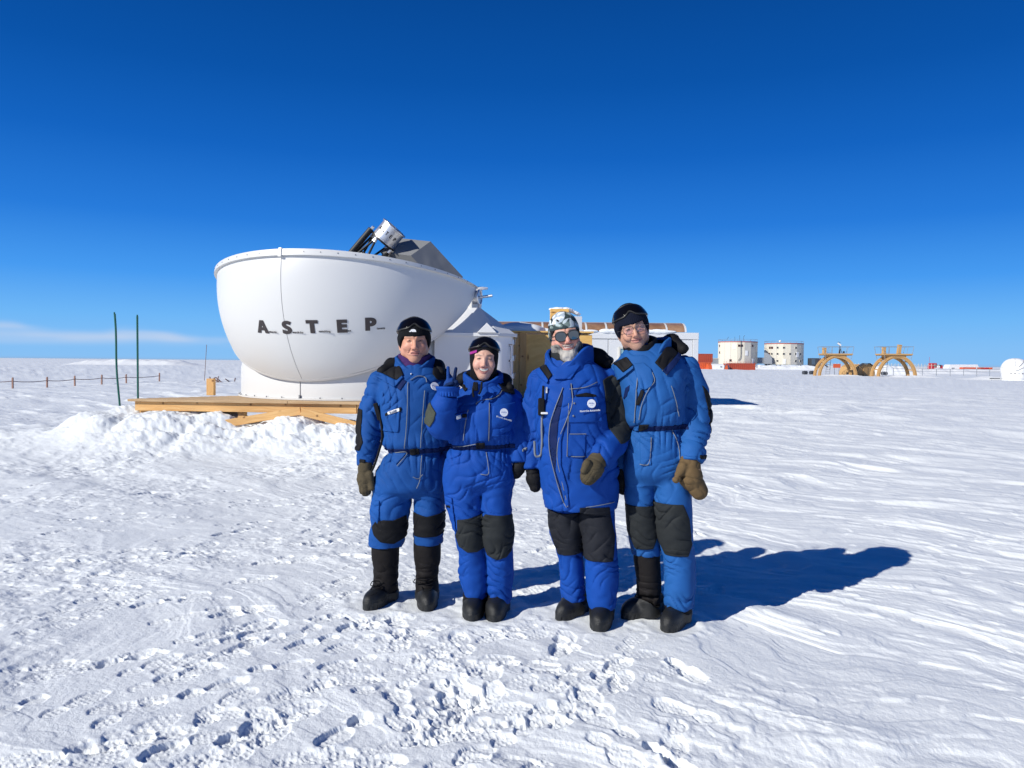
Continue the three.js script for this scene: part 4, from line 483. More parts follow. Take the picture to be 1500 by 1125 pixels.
function tower(label, x, z, rad, base, top, wins, extras, faces = 18) {
  const t = thing('station_tower', label, 'tower', [x, 0, z], Math.atan2(-x, -z), 'cream round station towers');
  const inset = rad * Math.cos(Math.PI / faces), wd = 2 * rad * Math.sin(Math.PI / faces);
  const face = (g, a, r = inset) => { g.rotateY(a); g.translate(Math.sin(a) * r, 0, Math.cos(a) * r); return g; };
  mesh('core', new THREE.CylinderGeometry(inset - 0.12, inset - 0.12, top - base, faces).translate(0, (top + base) / 2, 0), creamGrey, t);
  for (let i = 0; i < faces; i++) { const a = (i + 0.5) / faces * Math.PI * 2; mesh('wall_panel', face(box(0, (top + base) / 2, -0.06, wd - 0.05, top - base, 0.14, 0.03), a), i % 3 === 1 ? creamGrey : cream, t); }
  mesh('roof_band', new THREE.CylinderGeometry(rad + 0.08, rad + 0.08, 0.28, faces).translate(0, top + 0.14, 0), redTrim, t);
  mesh('roof', new THREE.CylinderGeometry(rad - 0.1, rad - 0.1, 0.06, faces).translate(0, top + 0.31, 0), creamGrey, t);
  const rail = [new THREE.TorusGeometry(rad - 0.1, 0.035, 5, 36).rotateX(Math.PI / 2).translate(0, top + 1.0, 0)]; for (let i = 0; i < faces; i++) { const a = i / faces * 6.2832; rail.push(rod([Math.sin(a) * (rad - 0.1), top + 0.28, Math.cos(a) * (rad - 0.1)], [Math.sin(a) * (rad - 0.1), top + 1.0, Math.cos(a) * (rad - 0.1)], 0.03, 5)); }
  mesh('roof_railing', rail, greySteel, t);
  for (const [deg, y, kind] of wins) {
    const a = R(deg), r2 = rad * Math.cos(Math.PI / faces) / Math.cos(((a + 20 * Math.PI) % (2 * Math.PI / faces)) - Math.PI / faces);
    if (kind === 1) { mesh('hatch', face(box(0, y, 0.05, 0.95, 1.7, 0.12, 0.03), a, r2), whitePaint, t); continue; }
    const w = mesh('window', face(box(0, y, 0.02, 0.78, 0.78, 0.12, 0.03), a, r2), kind === 2 ? winFrame : creamGrey, t); mesh('pane', face(box(0, y, 0.07, 0.58, 0.58, 0.08, 0.02), a, r2), winDark, w);
  }
  for (let i = 0; i < 10; i++) { const a = i / 10 * 6.2832 + 0.2; mesh('leg', new THREE.CylinderGeometry(0.22, 0.30, base + 1.4, 8).translate(Math.sin(a) * (rad - 1.0), (base - 1.4) / 2, Math.cos(a) * (rad - 1.0)), darkSteel, t); }
  extras(t, rad, top, face, inset); return t;
}
const T1 = tower('cream round tower with roof masts and a dark pipe, beside the orange containers', 78.0, -260, 6.62, 1.6, 9.1,
  [[-66, 7.9, 2], [-64, 5.6, 2], [12, 7.9, 2], [4, 7.9, 2], [47, 7.9, 2], [-20, 2.9, 2], [-10, 7.6, 1], [26, 5.4, 1], [50, 2.7, 1]],
  (t, rad, top) => {
    for (const [x, z, h, r] of [[-1.0, 3, 2.0, 0.05], [0.6, 4, 2.4, 0.06], [1.9, 3, 2.1, 0.06], [4.2, 2, 1.0, 0.05], [-5, 2, 0.8, 0.05]]) mesh('mast', rod([x, top + 0.2, z], [x, top + h, z], r, 6), darkSteel, t);
    mesh('antenna_arm', rod([-3.6, top + 0.9, 3], [-3.0, top + 1.9, 3], 0.06, 6), darkSteel, t); mesh('antenna_arm', rod([1.9, top + 2.0, 3], [2.3, top + 2.4, 3], 0.06, 6), darkSteel, t);
    mesh('pipe', tube([[1.05, top + 0.6, 6.68], [1.05, 6.5, 6.72], [1.0, 4.2, 6.75], [0.7, 3.4, 6.8], [0.2, 2.9, 6.85]], 0.09, 24, 6), darkSteel, t);
    mesh('walkway', box(0.6, 1.75, 6.3, 10.5, 0.16, 1.6), orangeDark, t); const rl = []; for (let i = 0; i < 12; i++) rl.push(rod([-4.4 + i * 0.9, 1.8, 7.0], [-4.4 + i * 0.9, 2.6, 7.0], 0.04, 5)); mesh('walkway_rail', rl, orangeDark, t);
  });
const T2 = tower('cream round tower with rows of square dark windows and a side tunnel', 94.7, -262, 6.55, 1.6, 8.7,
  [[-44, 7.4, 2], [-36, 7.4, 2], [-18, 7.4, 0], [0, 7.4, 0], [36, 7.4, 0], [-46, 5.3, 2], [-36, 5.3, 0], [-18, 5.3, 0], [0, 5.3, 0], [18, 5.3, 0], [36, 5.3, 0], [55, 5.3, 0], [-18, 2.9, 0], [36, 2.9, 0], [55, 2.9, 0], [2, 2.7, 1], [42, 5.1, 1]],
  (t, rad, top) => {
    mesh('dish', new THREE.SphereGeometry(0.42, 16, 8, 0, 6.283, 0, 1.3).rotateX(1.2).translate(-1.3, top + 1.0, 3), whitePaint, t); mesh('dish_post', rod([-1.3, top + 0.2, 3], [-1.3, top + 0.9, 2.9], 0.05, 6), darkSteel, t);
    const s = new THREE.Shape(); s.absarc(0, 0, 2.6, 0.0, Math.PI * 0.5, false); s.lineTo(0, -1.3); s.lineTo(2.6, -1.3); mesh('tunnel_arch', new THREE.ExtrudeGeometry(s, { depth: 3, bevelEnabled: false, curveSegments: 20 }).translate(-6.3, 3.1, 4.6), greySteel, t);
  });
{ // the covered bridge between the towers
  const t = thing('link_bridge', 'grey covered bridge joining the two round towers', 'bridge', [86.4, 2.0, -258.6]);
  mesh('cladding', box(0, 0.95, 0, 6.4, 2.1, 2.6, 0.05), greySteel, t); for (let i = 0; i < 9; i++) mesh('cladding_rib', box(-3 + i * 0.75, 0.95, 1.32, 0.06, 2.0, 0.05), darkSteel, t); for (const x of [2.2, 1.0]) mesh('leg', box(x, -1.05, 0, 0.4, 2.0, 0.4), darkSteel, t);
  const u = thing('grey_annex', 'low grey annex left of the round tower with the pipe', 'annex', [67.8, 0, -262]); mesh('wall', box(0, 2.2, 0, 8.2, 2.6, 4, 0.05), greySteel, u); mesh('roof', box(0, 3.56, 0, 8.4, 0.14, 4.2), creamGrey, u);
}
// ---------------------------------------------------------------- containers, tents and machines round the station
function container(label, x, y, z, w, h, d, mat, turn = 0, group = 'orange shipping containers by the towers') {
  const t = thing('shipping_container', label, 'container', [x, y, z], turn, group);
  mesh('body', box(0, h / 2, 0, w, h, d, 0.04), mat, t);
  const n = Math.round(w / 0.6); for (let i = 0; i < n; i++) mesh('rib', box(-w / 2 + (i + 0.5) * w / n, h / 2, d / 2 + 0.025, w / n * 0.45, h - 0.3, 0.06, 0.01), mat, t);
  mesh('top_rail', box(0, h - 0.06, d / 2 + 0.03, w, 0.16, 0.09, 0.01), mat, t); return t;
}
container('dark red open-fronted container behind the striped tent, upper of the stack', 58.8, 2.2, -230, 4.6, 2.5, 2.4, orangeDark);
container('orange container under the dark red one behind the striped tent', 58.4, -0.35, -229.6, 4.6, 2.5, 2.4, orange);
container('long red container at the foot of the tower with the pipe', 69.5, -0.6, -228, 8.0, 2.5, 2.4, orangeDark);
container('short red container end beside the grey tent door', 65.4, -0.6, -229, 1.6, 2.0, 2.4, redPaint);
{
  const t = thing('barrel_tent', 'white and orange barrel-roofed tent with grey end door', 'tent', [61.9, -0.4, -226]);
  const seg = (x0, x1, r, m, name) => { const g = new THREE.CylinderGeometry(r, r, x1 - x0, 24, 1, false, 0, Math.PI); g.rotateZ(Math.PI / 2); g.rotateX(-Math.PI / 2 + Math.PI / 2); g.translate((x0 + x1) / 2, 0, 0); const q = mesh(name, g, m, t); return q; };
  const skin = (x0, x1, m) => { const s = []; for (let i = 0; i <= 16; i++) { const a = i / 16 * Math.PI; s.push([Math.cos(a) * 2.0, 0.35 + Math.sin(a) * 1.75]); } s.push([-2.0, 0]); s.push([2.0, 0]); const g = prism(s, x1 - x0); g.rotateY(Math.PI / 2); g.translate(x0, 0, 0); mesh('tent_skin', g, m, t); };
  skin(-3.2, -2.2, orange); skin(-2.18, 1.5, whitePaint); skin(1.52, 2.5, orange);
  const s = []; for (let i = 0; i <= 16; i++) { const a = i / 16 * Math.PI; s.push([Math.cos(a) * 1.85, 0.3 + Math.sin(a) * 1.7]); } s.push([-1.85, 0]); s.push([1.85, 0]); const g = prism(s, 0.25); g.rotateY(Math.PI / 2 - 0.75); g.translate(2.4, 0, 0.6); mesh('end_wall', g, greySteel, t); mesh('emblem', box(0.5, 1.2, 1.86, 0.5, 0.4, 0.1, 0.02, [-0.3, 0, 0]), greySteel, t);
}
{
  const t = thing('dark_trailer', 'dark grey trailer cabin with a ramp right of the round towers', 'trailer', [103.8, 0, -258]); mesh('cabin', box(0, 2.5, 0, 3.4, 2.9, 3, 0.05), darkSteel, t); mesh('side_panel', box(-0.9, 2.7, 1.53, 1.2, 1.9, 0.08), std({ color: lin(0.08, 0.11, 0.15), roughness: 0.4 }), t); mesh('end_panel', box(1.1, 2.3, 1.53, 0.9, 2.3, 0.08), std({ color: lin(0.08, 0.03, 0.035), roughness: 0.5 }), t); mesh('ramp', bar([1.6, 2.9, 0.8], [4.4, 0.9, 0.8], 0.9, 0.2), darkSteel, t); for (const x of [-1.2, 1.2]) mesh('support', box(x, 0.5, 0.6, 0.4, 1.6, 0.4), darkSteel, t);
}
// snow-covered crates and dark drums between the towers
{ const rr = rng(33); const spots = [[81.5, 1.6, 0], [83.6, 1.7, 0], [85.8, 1.4, 0], [87.6, 1.2, 1], [89.4, 1.5, 0], [91.3, 1.2, 1], [92.4, 1.0, 0], [95, 0.9, 1], [97.2, 0.8, 1], [99.5, 0.9, 0]];
  const words = ['white tarpaulined crate', 'dark equipment crate'], near = ['left under the covered bridge', 'under the covered bridge middle', 'right under the covered bridge', 'by the tunnel arch', 'between the tunnel legs', 'under the windowed tower', 'beside the snow drift under the windowed tower', 'at the foot of the windowed tower', 'by the windowed tower leg', 'near the dark trailer'];
  spots.forEach(([x, h, k], i) => { const t = thing('equipment_crate', `${words[k]} ${near[i]}`, 'crate', [x, -0.3, -252 - rr() * 2], rr() * 0.4, 'crates stored under the station'); mesh('crate_body', box(0, h / 2, 0, 1.3 + rr() * 0.5, h, 1.2, 0.12), k ? darkSteel : whitePaint, t); mesh('crate_lid', box(0, h + 0.04, 0, 1.3, 0.1, 1.1, 0.04), k ? greySteel : M.snow, t); }); }
// ---------------------------------------------------------------- the two timber arch platforms
function archPlatform(label, x, z, turn, figureKind) {
  const t = thing('arch_platform', label, 'platform', [x, 0, z], turn, 'timber arch platforms');
  const ring = (w, ro, ri) => { const s = new THREE.Shape(); s.absellipse(0, 0, ro, ro * 1.17, 0.0, Math.PI, false); s.lineTo(-ri, 0); s.absellipse(0, 0, ri, ri * 1.17, Math.PI, 0, true); s.lineTo(ro, 0); return new THREE.ExtrudeGeometry(s, { depth: w, bevelEnabled: false, curveSegments: 40 }); };
  for (const zz of [0.85, -1.25]) { const g = ring(0.34, 2.58, 2.22); g.translate(0, -0.05, zz); mesh('arch', g, M.archWood, t); mesh('arch_lamination', ring(0.42, 2.40, 2.37).translate(0, -0.05, zz - 0.01), M.archWood, t); }
  for (const a of [22, 50, 130, 158]) mesh('cross_brace', bar([Math.cos(R(a)) * 2.37, Math.sin(R(a)) * 2.37 * 1.17 - 0.05, -1.0], [Math.cos(R(a)) * 2.37, Math.sin(R(a)) * 2.37 * 1.17 - 0.05, 1.0], 0.12, 0.16), M.archWood, t);
  mesh('platform_floor', box(0, 3.06, 0.0, 3.75, 0.16, 2.8), M.archWood, t); mesh('floor_edge', box(0, 2.93, 0.0, 3.5, 0.10, 2.6), M.archWood, t); for (const s of [-1, 1]) mesh('floor_block', box(s * 0.6, 2.82, 0, 1.1, 0.2, 2.2), M.archWood, t);
  const W = 1.80, Wt = 2.0, Dp = 1.3; const top = [], y0 = 2.35, y1 = 4.08;
  for (const [a, b] of [[-1, 1], [-1, -1], [1, 1], [1, -1]]) mesh('rail_post', rod([a * W * 0.92, y0, b * Dp], [a * Wt, y1, b * Dp * 1.05], 0.03, 6), greySteel, t);
  for (const x2 of [-0.62, 0, 0.62]) for (const b of [-1, 1]) mesh('rail_post', rod([x2 * W, 3.1, b * Dp], [x2 * Wt, y1, b * Dp * 1.05], 0.022, 6), greySteel, t);
  for (const b of [-1, 1]) mesh('handrail', rod([-Wt, y1, b * Dp * 1.05], [Wt, y1, b * Dp * 1.05], 0.026, 6), greySteel, t); for (const a of [-1, 1]) mesh('handrail', rod([a * Wt, y1, -Dp * 1.05], [a * Wt, y1, Dp * 1.05], 0.026, 6), greySteel, t);
  const lad = new THREE.Group(); lad.name = 'ladder'; lad.position.set(-0.45, 0, -1.4); t.add(lad); for (const s of [-0.26, 0.26]) mesh('stile', rod([s - 0.08, -0.1, -0.2], [s + 0.15, 4.0, 0], 0.03, 6), greySteel, lad); for (let i = 0; i < 10; i++) mesh('rung', rod([-0.28 + i * 0.018, 0.3 + i * 0.33, -0.17], [0.24 + i * 0.018, 0.3 + i * 0.33, -0.17], 0.02, 5), greySteel, lad);
  return t;
}
const A1 = archPlatform('timber arch platform carrying a small dark telescope behind its rail', 44.75, -104, -0.10);
const A2 = archPlatform('timber arch platform carrying yellow boxes, standing beside the long wire fence', 51.3, -101, -0.06);
{
  const t = thing('small_telescope', 'small dark telescope with white tube on the arch platform', 'telescope', [45.35, 3.14, -104]); mesh('tripod', [rod([0, 0, 0], [0, 1.1, 0], 0.07, 8), rod([-0.25, 0, 0.2], [0, 0.8, 0], 0.04, 6), rod([0.25, 0, 0.2], [0, 0.8, 0], 0.04, 6), rod([0, 0, -0.3], [0, 0.8, 0], 0.04, 6)], darkSteel, t); mesh('tube', rod([-0.3, 1.45, 0], [0.12, 1.15, 0.05], 0.12, 12), whitePaint, t); mesh('arm', bar([-0.32, 1.62, 0], [0.05, 1.55, 0], 0.06, 0.06), darkSteel, t);
  mesh('counterweight', box(0.45, 0.2, 0.2, 0.2, 0.3, 0.2), darkSteel, t);
  const tan = std({ color: lin(0.55, 0.33, 0.12), roughness: 0.7 });
  const yb = (label, x, z, w, h, tilt) => { const q = thing('instrument_box', label, 'box', [x, 3.15, z]); mesh('case', box(0, h / 2, 0, w, h, 0.5, 0.03, [0, 0, tilt]), tan, q); mesh('case_lid', box(tilt * -h / 2, h + 0.03, 0, w + 0.06, 0.07, 0.56, 0.01, [0, 0, tilt]), tan, q); mesh('case_foot', box(0, 0.03, 0, w + 0.1, 0.07, 0.5, 0.01), M.archWood, q); };
  yb('narrow yellow instrument box near the left rail of the arch by the fence', 50.05, -101.2, 0.36, 0.8, 0); yb('tall leaning yellow instrument box on the arch by the fence', 52.0, -101, 0.40, 1.15, -0.12); yb('pale yellow box behind the rail of the arch with the telescope', 43.45, -104.6, 0.42, 0.75, 0);
  const h = thing('timber_hut', 'small brown barrel-fronted timber hut between the two arches', 'hut', [50.6 - 0.9, 0, -108.5], 0.35);
  const pro = [[-1.55, -0.1], [1.55, -0.1], [1.6, 0.6], [1.25, 1.35], [0.5, 1.75], [-0.5, 1.75], [-1.25, 1.35], [-1.6, 0.6]]; mesh('front', prism(pro, 0.12).translate(0, 0, 1.8), M.archWood, h); mesh('hull', prism(pro.map(([a, b]) => [a * 0.98, b * 0.98]), 3.4).translate(0, 0, -1.6), M.archWood, h); mesh('door', box(-0.2, 0.62, 1.95, 0.75, 1.3, 0.07), M.archWood, h); mesh('roof_lip', prism([[-1.3, 1.38], [-0.52, 1.8], [0.52, 1.8], [1.3, 1.38], [1.3, 1.46], [0.52, 1.88], [-0.52, 1.88], [-1.3, 1.46]], 0.5).translate(0, 0, 1.6), darkSteel, h);
  const sg = thing('orange_sign', 'small orange sign board on two legs seen under the arch', 'sign', [50.6, 0, -117]); mesh('board', box(0, 1.45, 0, 1.15, 0.62, 0.05), orange, sg); mesh('leg', rod([-0.35, -0.1, 0], [-0.35, 1.2, 0], 0.03), darkSteel, sg); mesh('leg', rod([0.35, -0.1, 0], [0.35, 1.2, 0], 0.03), darkSteel, sg);
  for (const [x, z, w, l] of [[47.2, -121, 0.7, 'black drum lying left under the arch by the sign'], [48.6, -121.5, 0.9, 'black drum lying right under the arch by the sign'], [60.0, -121, 0.9, 'black drum by the fence under the arch with boxes']]) { const q = thing('fuel_drum', l, 'drum', [x, 0.3, z], 0.4, 'black drums beyond the arches'); const g = new THREE.CylinderGeometry(0.3, 0.3, w, 14); g.rotateZ(Math.PI / 2); mesh('barrel', g, darkSteel, q); mesh('hoop', new THREE.TorusGeometry(0.3, 0.025, 6, 16).rotateY(Math.PI / 2), darkSteel, q); }
}
// ---------------------------------------------------------------- the small white dome at the right
{
  const t = thing('small_dome', 'small white radome-like observatory dome with dark seams and lettering', 'dome', [57.6, 0, -86], -0.593);
  const prof = [[1.32, -0.1], [1.34, 0.55], [1.42, 0.95], [1.43, 1.25], [1.36, 1.6], [1.2, 1.95], [0.9, 2.28], [0.5, 2.47], [0, 2.53]].map((p) => new THREE.Vector2(...p)); mesh('shell', new THREE.LatheGeometry(new THREE.SplineCurve(prof).getPoints(36), 48), phy({ color: lin(0.82, 0.82, 0.81), roughness: 0.4 }), t);
  const on = (az, y) => { const c = new THREE.SplineCurve(prof).getPoints(60); let b = c[0]; for (const p of c) if (Math.abs(p.y - y) < Math.abs(b.y - y)) b = p; return [Math.sin(R(az)) * (b.x + 0.012), y, Math.cos(R(az)) * (b.x + 0.012)]; };
  for (const L of [[[-2, 2.45], [0, 2.1], [0, 1.85], [2, 1.6]], [[55, 2.25], [40, 2.0], [25, 1.75], [16, 1.55]], [[62, 2.2], [75, 1.9], [88, 1.6], [92, 1.2]], [[88, 1.6], [52, 1.5], [30, 1.4], [10, 1.12], [2, 1.1]], [[-80, 1.5], [-50, 1.45], [-25, 1.35]]]) mesh('seam', tube(L.map(([a, y]) => on(a, y)), 0.034, 20, 5), L[0][0] < -10 ? M.whiteTrim : M.seam, t);
  const font = await new FontLoader().loadAsync('fonts/droid/droid_sans_bold.typeface.json'); 'OATAR'.split('').forEach((c, i) => { const g = new TextGeometry(c, { font, size: 0.20, depth: 0.02, curveSegments: 3 }); const a = -16 + i * 16; g.translate(-0.07, 0, 0); g.rotateY(R(a)); const p = on(a, 0.72); g.translate(p[0], p[1], p[2]); mesh('letter', g, M.letter, t); });
  mesh('skirt', new THREE.CylinderGeometry(1.36, 1.36, 0.12, 40).translate(0, 0.2, 0), M.whiteTrim, t); mesh('floor_mat', [box(-1.9, 0.16, 0.3, 1.0, 0.1, 0.8), box(1.8, 0.14, 0.2, 0.7, 0.1, 0.8)], darkSteel, t);
}
// ---------------------------------------------------------------- far station vehicles
{
  const v = thing('red_vehicle', 'far red tracked vehicle parked beside the long white tent', 'vehicle', [147.6, 0.2, -262]); mesh('body', box(0, 1.0, 0, 4.2, 1.5, 2.2, 0.15), redPaint, v); mesh('cab', box(-0.9, 2.0, 0, 2.0, 0.9, 2.0, 0.15), redPaint, v); mesh('window', box(0.2, 1.5, 1.1, 2.6, 0.7, 0.06), winDark, v); mesh('panel', box(0.5, 1.2, 1.12, 1.1, 0.7, 0.08), whitePaint, v); mesh('track', box(0, 0.25, 0.9, 4.3, 0.5, 0.5, 0.2), darkSteel, v); mesh('track', box(0, 0.25, -0.9, 4.3, 0.5, 0.5, 0.2), darkSteel, v); mesh('aerial', rod([-2, 2.2, 0], [-2, 4.6, 0], 0.05, 5), redPaint, v);
  const w = thing('long_white_tent', 'long low white tent far behind the wire fence', 'tent', [158, -0.2, -264]); mesh('skin', prism([[-5.5, 0], [-5.5, 1.4], [-5.0, 2.3], [4.6, 2.4], [5.2, 1.5], [5.2, 0]], 3, 0.1).translate(0, 0, -1.5), whitePaint, w); mesh('door', box(-3.9, 0.7, 1.62, 1.0, 1.2, 0.08), greySteel, w);
  [[156.6, 4.6, orange, 'long orange container in front of the far white tent'], [160.9, 1.0, orangeDark, 'short dark orange container right of the long orange one by the far tent'], [162.6, 1.0, redPaint, 'small red container next to the far white tent end'], [164.0, 0.9, orange, 'small orange container past the far white tent end']].forEach(([x, l, m, lab]) => container(lab, x, -0.3, -258, l, 1.6, 2, m, 0, 'orange containers by the far white tent'));
}
// ---------------------------------------------------------------- the wire fence at the right, the roped stakes at the left
{
  const t = thing('wire_fence', 'long low wire fence with thin grey posts beyond the arches', 'fence', [61.3, 0, -113.8]); const n = 8, A = [-3.2, -0.6], B = [20.2, -11]; const P = (u, y) => [lerp(A[0], B[0], u), y, lerp(A[1], B[1], u)];
  for (let i = 0; i <= n; i++) mesh('post', rod(P(i / n, -0.1), P(i / n, 1.15), 0.045, 6), greySteel, t); for (const y of [1.1, 0.7]) mesh('rail', rod(P(0, y), P(1, y), 0.022, 5), greySteel, t);
  const u2 = thing('distant_fence', 'pale picket snow fence standing on the far snow bank', 'fence', [66, 0, -140]); for (let i = 0; i < 34; i++) mesh('picket', box(-7 + i * 0.62, 1.35, 0, 0.07, 1.3, 0.05, 0.01), creamGrey, u2); mesh('rail', box(3.2, 1.7, -0.05, 21, 0.05, 0.04, 0.01), creamGrey, u2);
  const stake = std({ color: lin(0.34, 0.19, 0.14), roughness: 0.7 }), rope = std({ color: lin(0.22, 0.15, 0.14), roughness: 0.9 });
  const pts = [[-27.5, -36.4], [-24.9, -37.4], [-24.3, -39.2], [-23.9, -41.0], [-23.3, -42.6], [-23.4, -45.5], [-22.8, -48.5]];
  const near = ['at the far end of the rope line', 'second along the rope line', 'third along the rope line', 'fourth along the rope line', 'fifth along the rope line', 'sixth along the rope line', 'last on the rope line beside the deck'];
  pts.forEach(([x, z], i) => { const q = thing('rope_stake', `short reddish stake in the snow, ${near[i]}`, 'stake', [x, ground(x, z) - 0.1, z], 0, 'stakes along the rope line'); mesh('stake', box(0, 0.26, 0, 0.08, 0.72, 0.07, 0.015, [0, 0, 0.04 * Math.sin(i * 3)]), stake, q); mesh('stake_top', box(0.005, 0.63, 0, 0.065, 0.05, 0.06, 0.015), stake, q); });
  const g = thing('boundary_rope', 'dark rope strung low between the reddish stakes', 'rope', [-24, 0, -41]); const line = []; for (let i = 0; i + 1 < pts.length; i++) for (let k = 0; k < 6; k++) { const u = k / 6, x = lerp(pts[i][0], pts[i + 1][0], u), z = lerp(pts[i][1], pts[i + 1][1], u); line.push([x + 24, lerp(ground(...pts[i]), ground(...pts[i + 1]), u) + 0.36 - 0.05 * Math.sin(u * Math.PI), z + 41]); } line.push([pts[6][0] + 24, ground(...pts[6]) + 0.36, pts[6][1] + 41]); mesh('rope', tube(line, 0.018, 120, 6), rope, g);
  const d = thing('driftwood_heap', 'small heap of dark sticks half buried in snow behind the deck', 'debris', [-19.6, 0.1, -50]); const rr = rng(3); for (let i = 0; i < 9; i++) { const x = -0.9 + rr() * 2.4; mesh('stick', rod([x, -0.1, rr()], [x - 0.5 + rr(), 0.12 + rr() * 0.3, rr()], 0.04, 5), rope, d); } mesh('aerial', rod([-0.9, 0, 0], [-0.75, 2.4, 0], 0.02, 5), rope, d);
}
// ---------------------------------------------------------------- figures: smooth solids meshed on a grid (surface nets)
function sdfMesh(f, lo, hi, cell, colour) {
  const nx = Math.ceil((hi[0] - lo[0]) / cell) + 1, ny = Math.ceil((hi[1] - lo[1]) / cell) + 1, nz = Math.ceil((hi[2] - lo[2]) / cell) + 1, B = 4;
  const val = new Float32Array(nx * ny * nz).fill(NaN), at = (i, j, k) => (k * ny + j) * nx + i;
  for (let k = 0; k < nz - 1; k += B) for (let j = 0; j < ny - 1; j += B) for (let i = 0; i < nx - 1; i += B) {
    const c = f(lo[0] + (i + B / 2) * cell, lo[1] + (j + B / 2) * cell, lo[2] + (k + B / 2) * cell);
    if (Math.abs(c) > B * cell * 1.25 + 0.016) continue;
    for (let c2 = k; c2 <= Math.min(k + B, nz - 1); c2++) for (let b = j; b <= Math.min(j + B, ny - 1); b++) for (let a = i; a <= Math.min(i + B, nx - 1); a++) { const o = at(a, b, c2); if (val[o] !== val[o]) val[o] = f(lo[0] + a * cell, lo[1] + b * cell, lo[2] + c2 * cell); }
  }
  const vid = new Int32Array(nx * ny * nz).fill(-1), pos = [], idx = [], corner = new Float32Array(8);
  const E = [[0, 1], [2, 3], [4, 5], [6, 7], [0, 2], [1, 3], [4, 6], [5, 7], [0, 4], [1, 5], [2, 6], [3, 7]];
  for (let k = 0; k < nz - 1; k++) for (let j = 0; j < ny - 1; j++) for (let i = 0; i < nx - 1; i++) {
    let m = 0, bad = false; for (let q = 0; q < 8; q++) { const v = val[at(i + (q & 1), j + ((q >> 1) & 1), k + (q >> 2))]; if (v !== v) { bad = true; break; } corner[q] = v; if (v < 0) m |= 1 << q; }
    if (bad || m === 0 || m === 255) continue;
    let x = 0, y = 0, z = 0, n = 0; for (const [a, b] of E) { if (((m >> a) & 1) === ((m >> b) & 1)) continue; const t = corner[a] / (corner[a] - corner[b]); x += lerp(a & 1, b & 1, t); y += lerp((a >> 1) & 1, (b >> 1) & 1, t); z += lerp(a >> 2, b >> 2, t); n++; }
    vid[at(i, j, k)] = pos.length / 3; pos.push(lo[0] + (i + x / n) * cell, lo[1] + (j + y / n) * cell, lo[2] + (k + z / n) * cell);
  }
  const quad = (a, b, c, d, flip) => { if (a < 0 || b < 0 || c < 0 || d < 0) return; if (flip) idx.push(a, c, b, a, d, c); else idx.push(a, b, c, a, c, d); };
  for (let k = 1; k < nz - 1; k++) for (let j = 1; j < ny - 1; j++) for (let i = 1; i < nx - 1; i++) {
    const s = val[at(i, j, k)]; if (s !== s) continue; const neg = s < 0;
    let v = val[at(i + 1, j, k)]; if (v === v && neg !== (v < 0)) quad(vid[at(i, j - 1, k - 1)], vid[at(i, j, k - 1)], vid[at(i, j, k)], vid[at(i, j - 1, k)], !neg);
    v = val[at(i, j + 1, k)]; if (v === v && neg !== (v < 0)) quad(vid[at(i - 1, j, k - 1)], vid[at(i - 1, j, k)], vid[at(i, j, k)], vid[at(i, j, k - 1)], !neg);
    v = val[at(i, j, k + 1)]; if (v === v && neg !== (v < 0)) quad(vid[at(i - 1, j - 1, k)], vid[at(i, j - 1, k)], vid[at(i, j, k)], vid[at(i - 1, j, k)], !neg);
  }
  const N = pos.length / 3, nor = new Float32Array(N * 3), col = new Float32Array(N * 3), uv = new Float32Array(N * 2), e = cell * 0.45, c3 = [1, 1, 1];
  for (let i = 0; i < N; i++) {
    const x = pos[i * 3], y = pos[i * 3 + 1], z = pos[i * 3 + 2];
    const a = f(x + e, y, z) - f(x - e, y, z), b = f(x, y + e, z) - f(x, y - e, z), c = f(x, y, z + e) - f(x, y, z - e), l = Math.hypot(a, b, c) || 1;
    nor[i * 3] = a / l; nor[i * 3 + 1] = b / l; nor[i * 3 + 2] = c / l; uv[i * 2] = x + z; uv[i * 2 + 1] = y;
    if (colour) colour(x, y, z, c3); col[i * 3] = c3[0]; col[i * 3 + 1] = c3[1]; col[i * 3 + 2] = c3[2];
  }
  const g = new THREE.BufferGeometry(); g.setAttribute('position', new THREE.Float32BufferAttribute(pos, 3)); g.setAttribute('normal', new THREE.BufferAttribute(nor, 3)); g.setAttribute('uv', new THREE.BufferAttribute(uv, 2)); g.setAttribute('color', new THREE.BufferAttribute(col, 3)); g.setIndex(idx); return g;
}
const smin = (a, b, k) => { const h = Math.max(k - Math.abs(a - b), 0) / k; return Math.min(a, b) - h * h * k * 0.25; };
const smax = (a, b, k) => -smin(-a, -b, k);
const ell = (x, y, z, a, b, c) => { const k1 = Math.hypot(x / a, y / b, z / c), k2 = Math.hypot(x / (a * a), y / (b * b), z / (c * c)); return k2 < 1e-6 ? -Math.min(a, b, c) : k1 * (k1 - 1) / k2; };
const ell2 = (x, z, a, c) => { const k1 = Math.hypot(x / a, z / c), k2 = Math.hypot(x / (a * a), z / (c * c)); return k2 < 1e-6 ? -Math.min(a, c) : k1 * (k1 - 1) / k2; };
function capsule(x, y, z, A, B, ra, rb) { const bx = B[0] - A[0], by = B[1] - A[1], bz = B[2] - A[2], px = x - A[0], py = y - A[1], pz = z - A[2]; const h = clamp((px * bx + py * by + pz * bz) / (bx * bx + by * by + bz * bz + 1e-9)); return Math.hypot(px - bx * h, py - by * h, pz - bz * h) - lerp(ra, rb, h); }
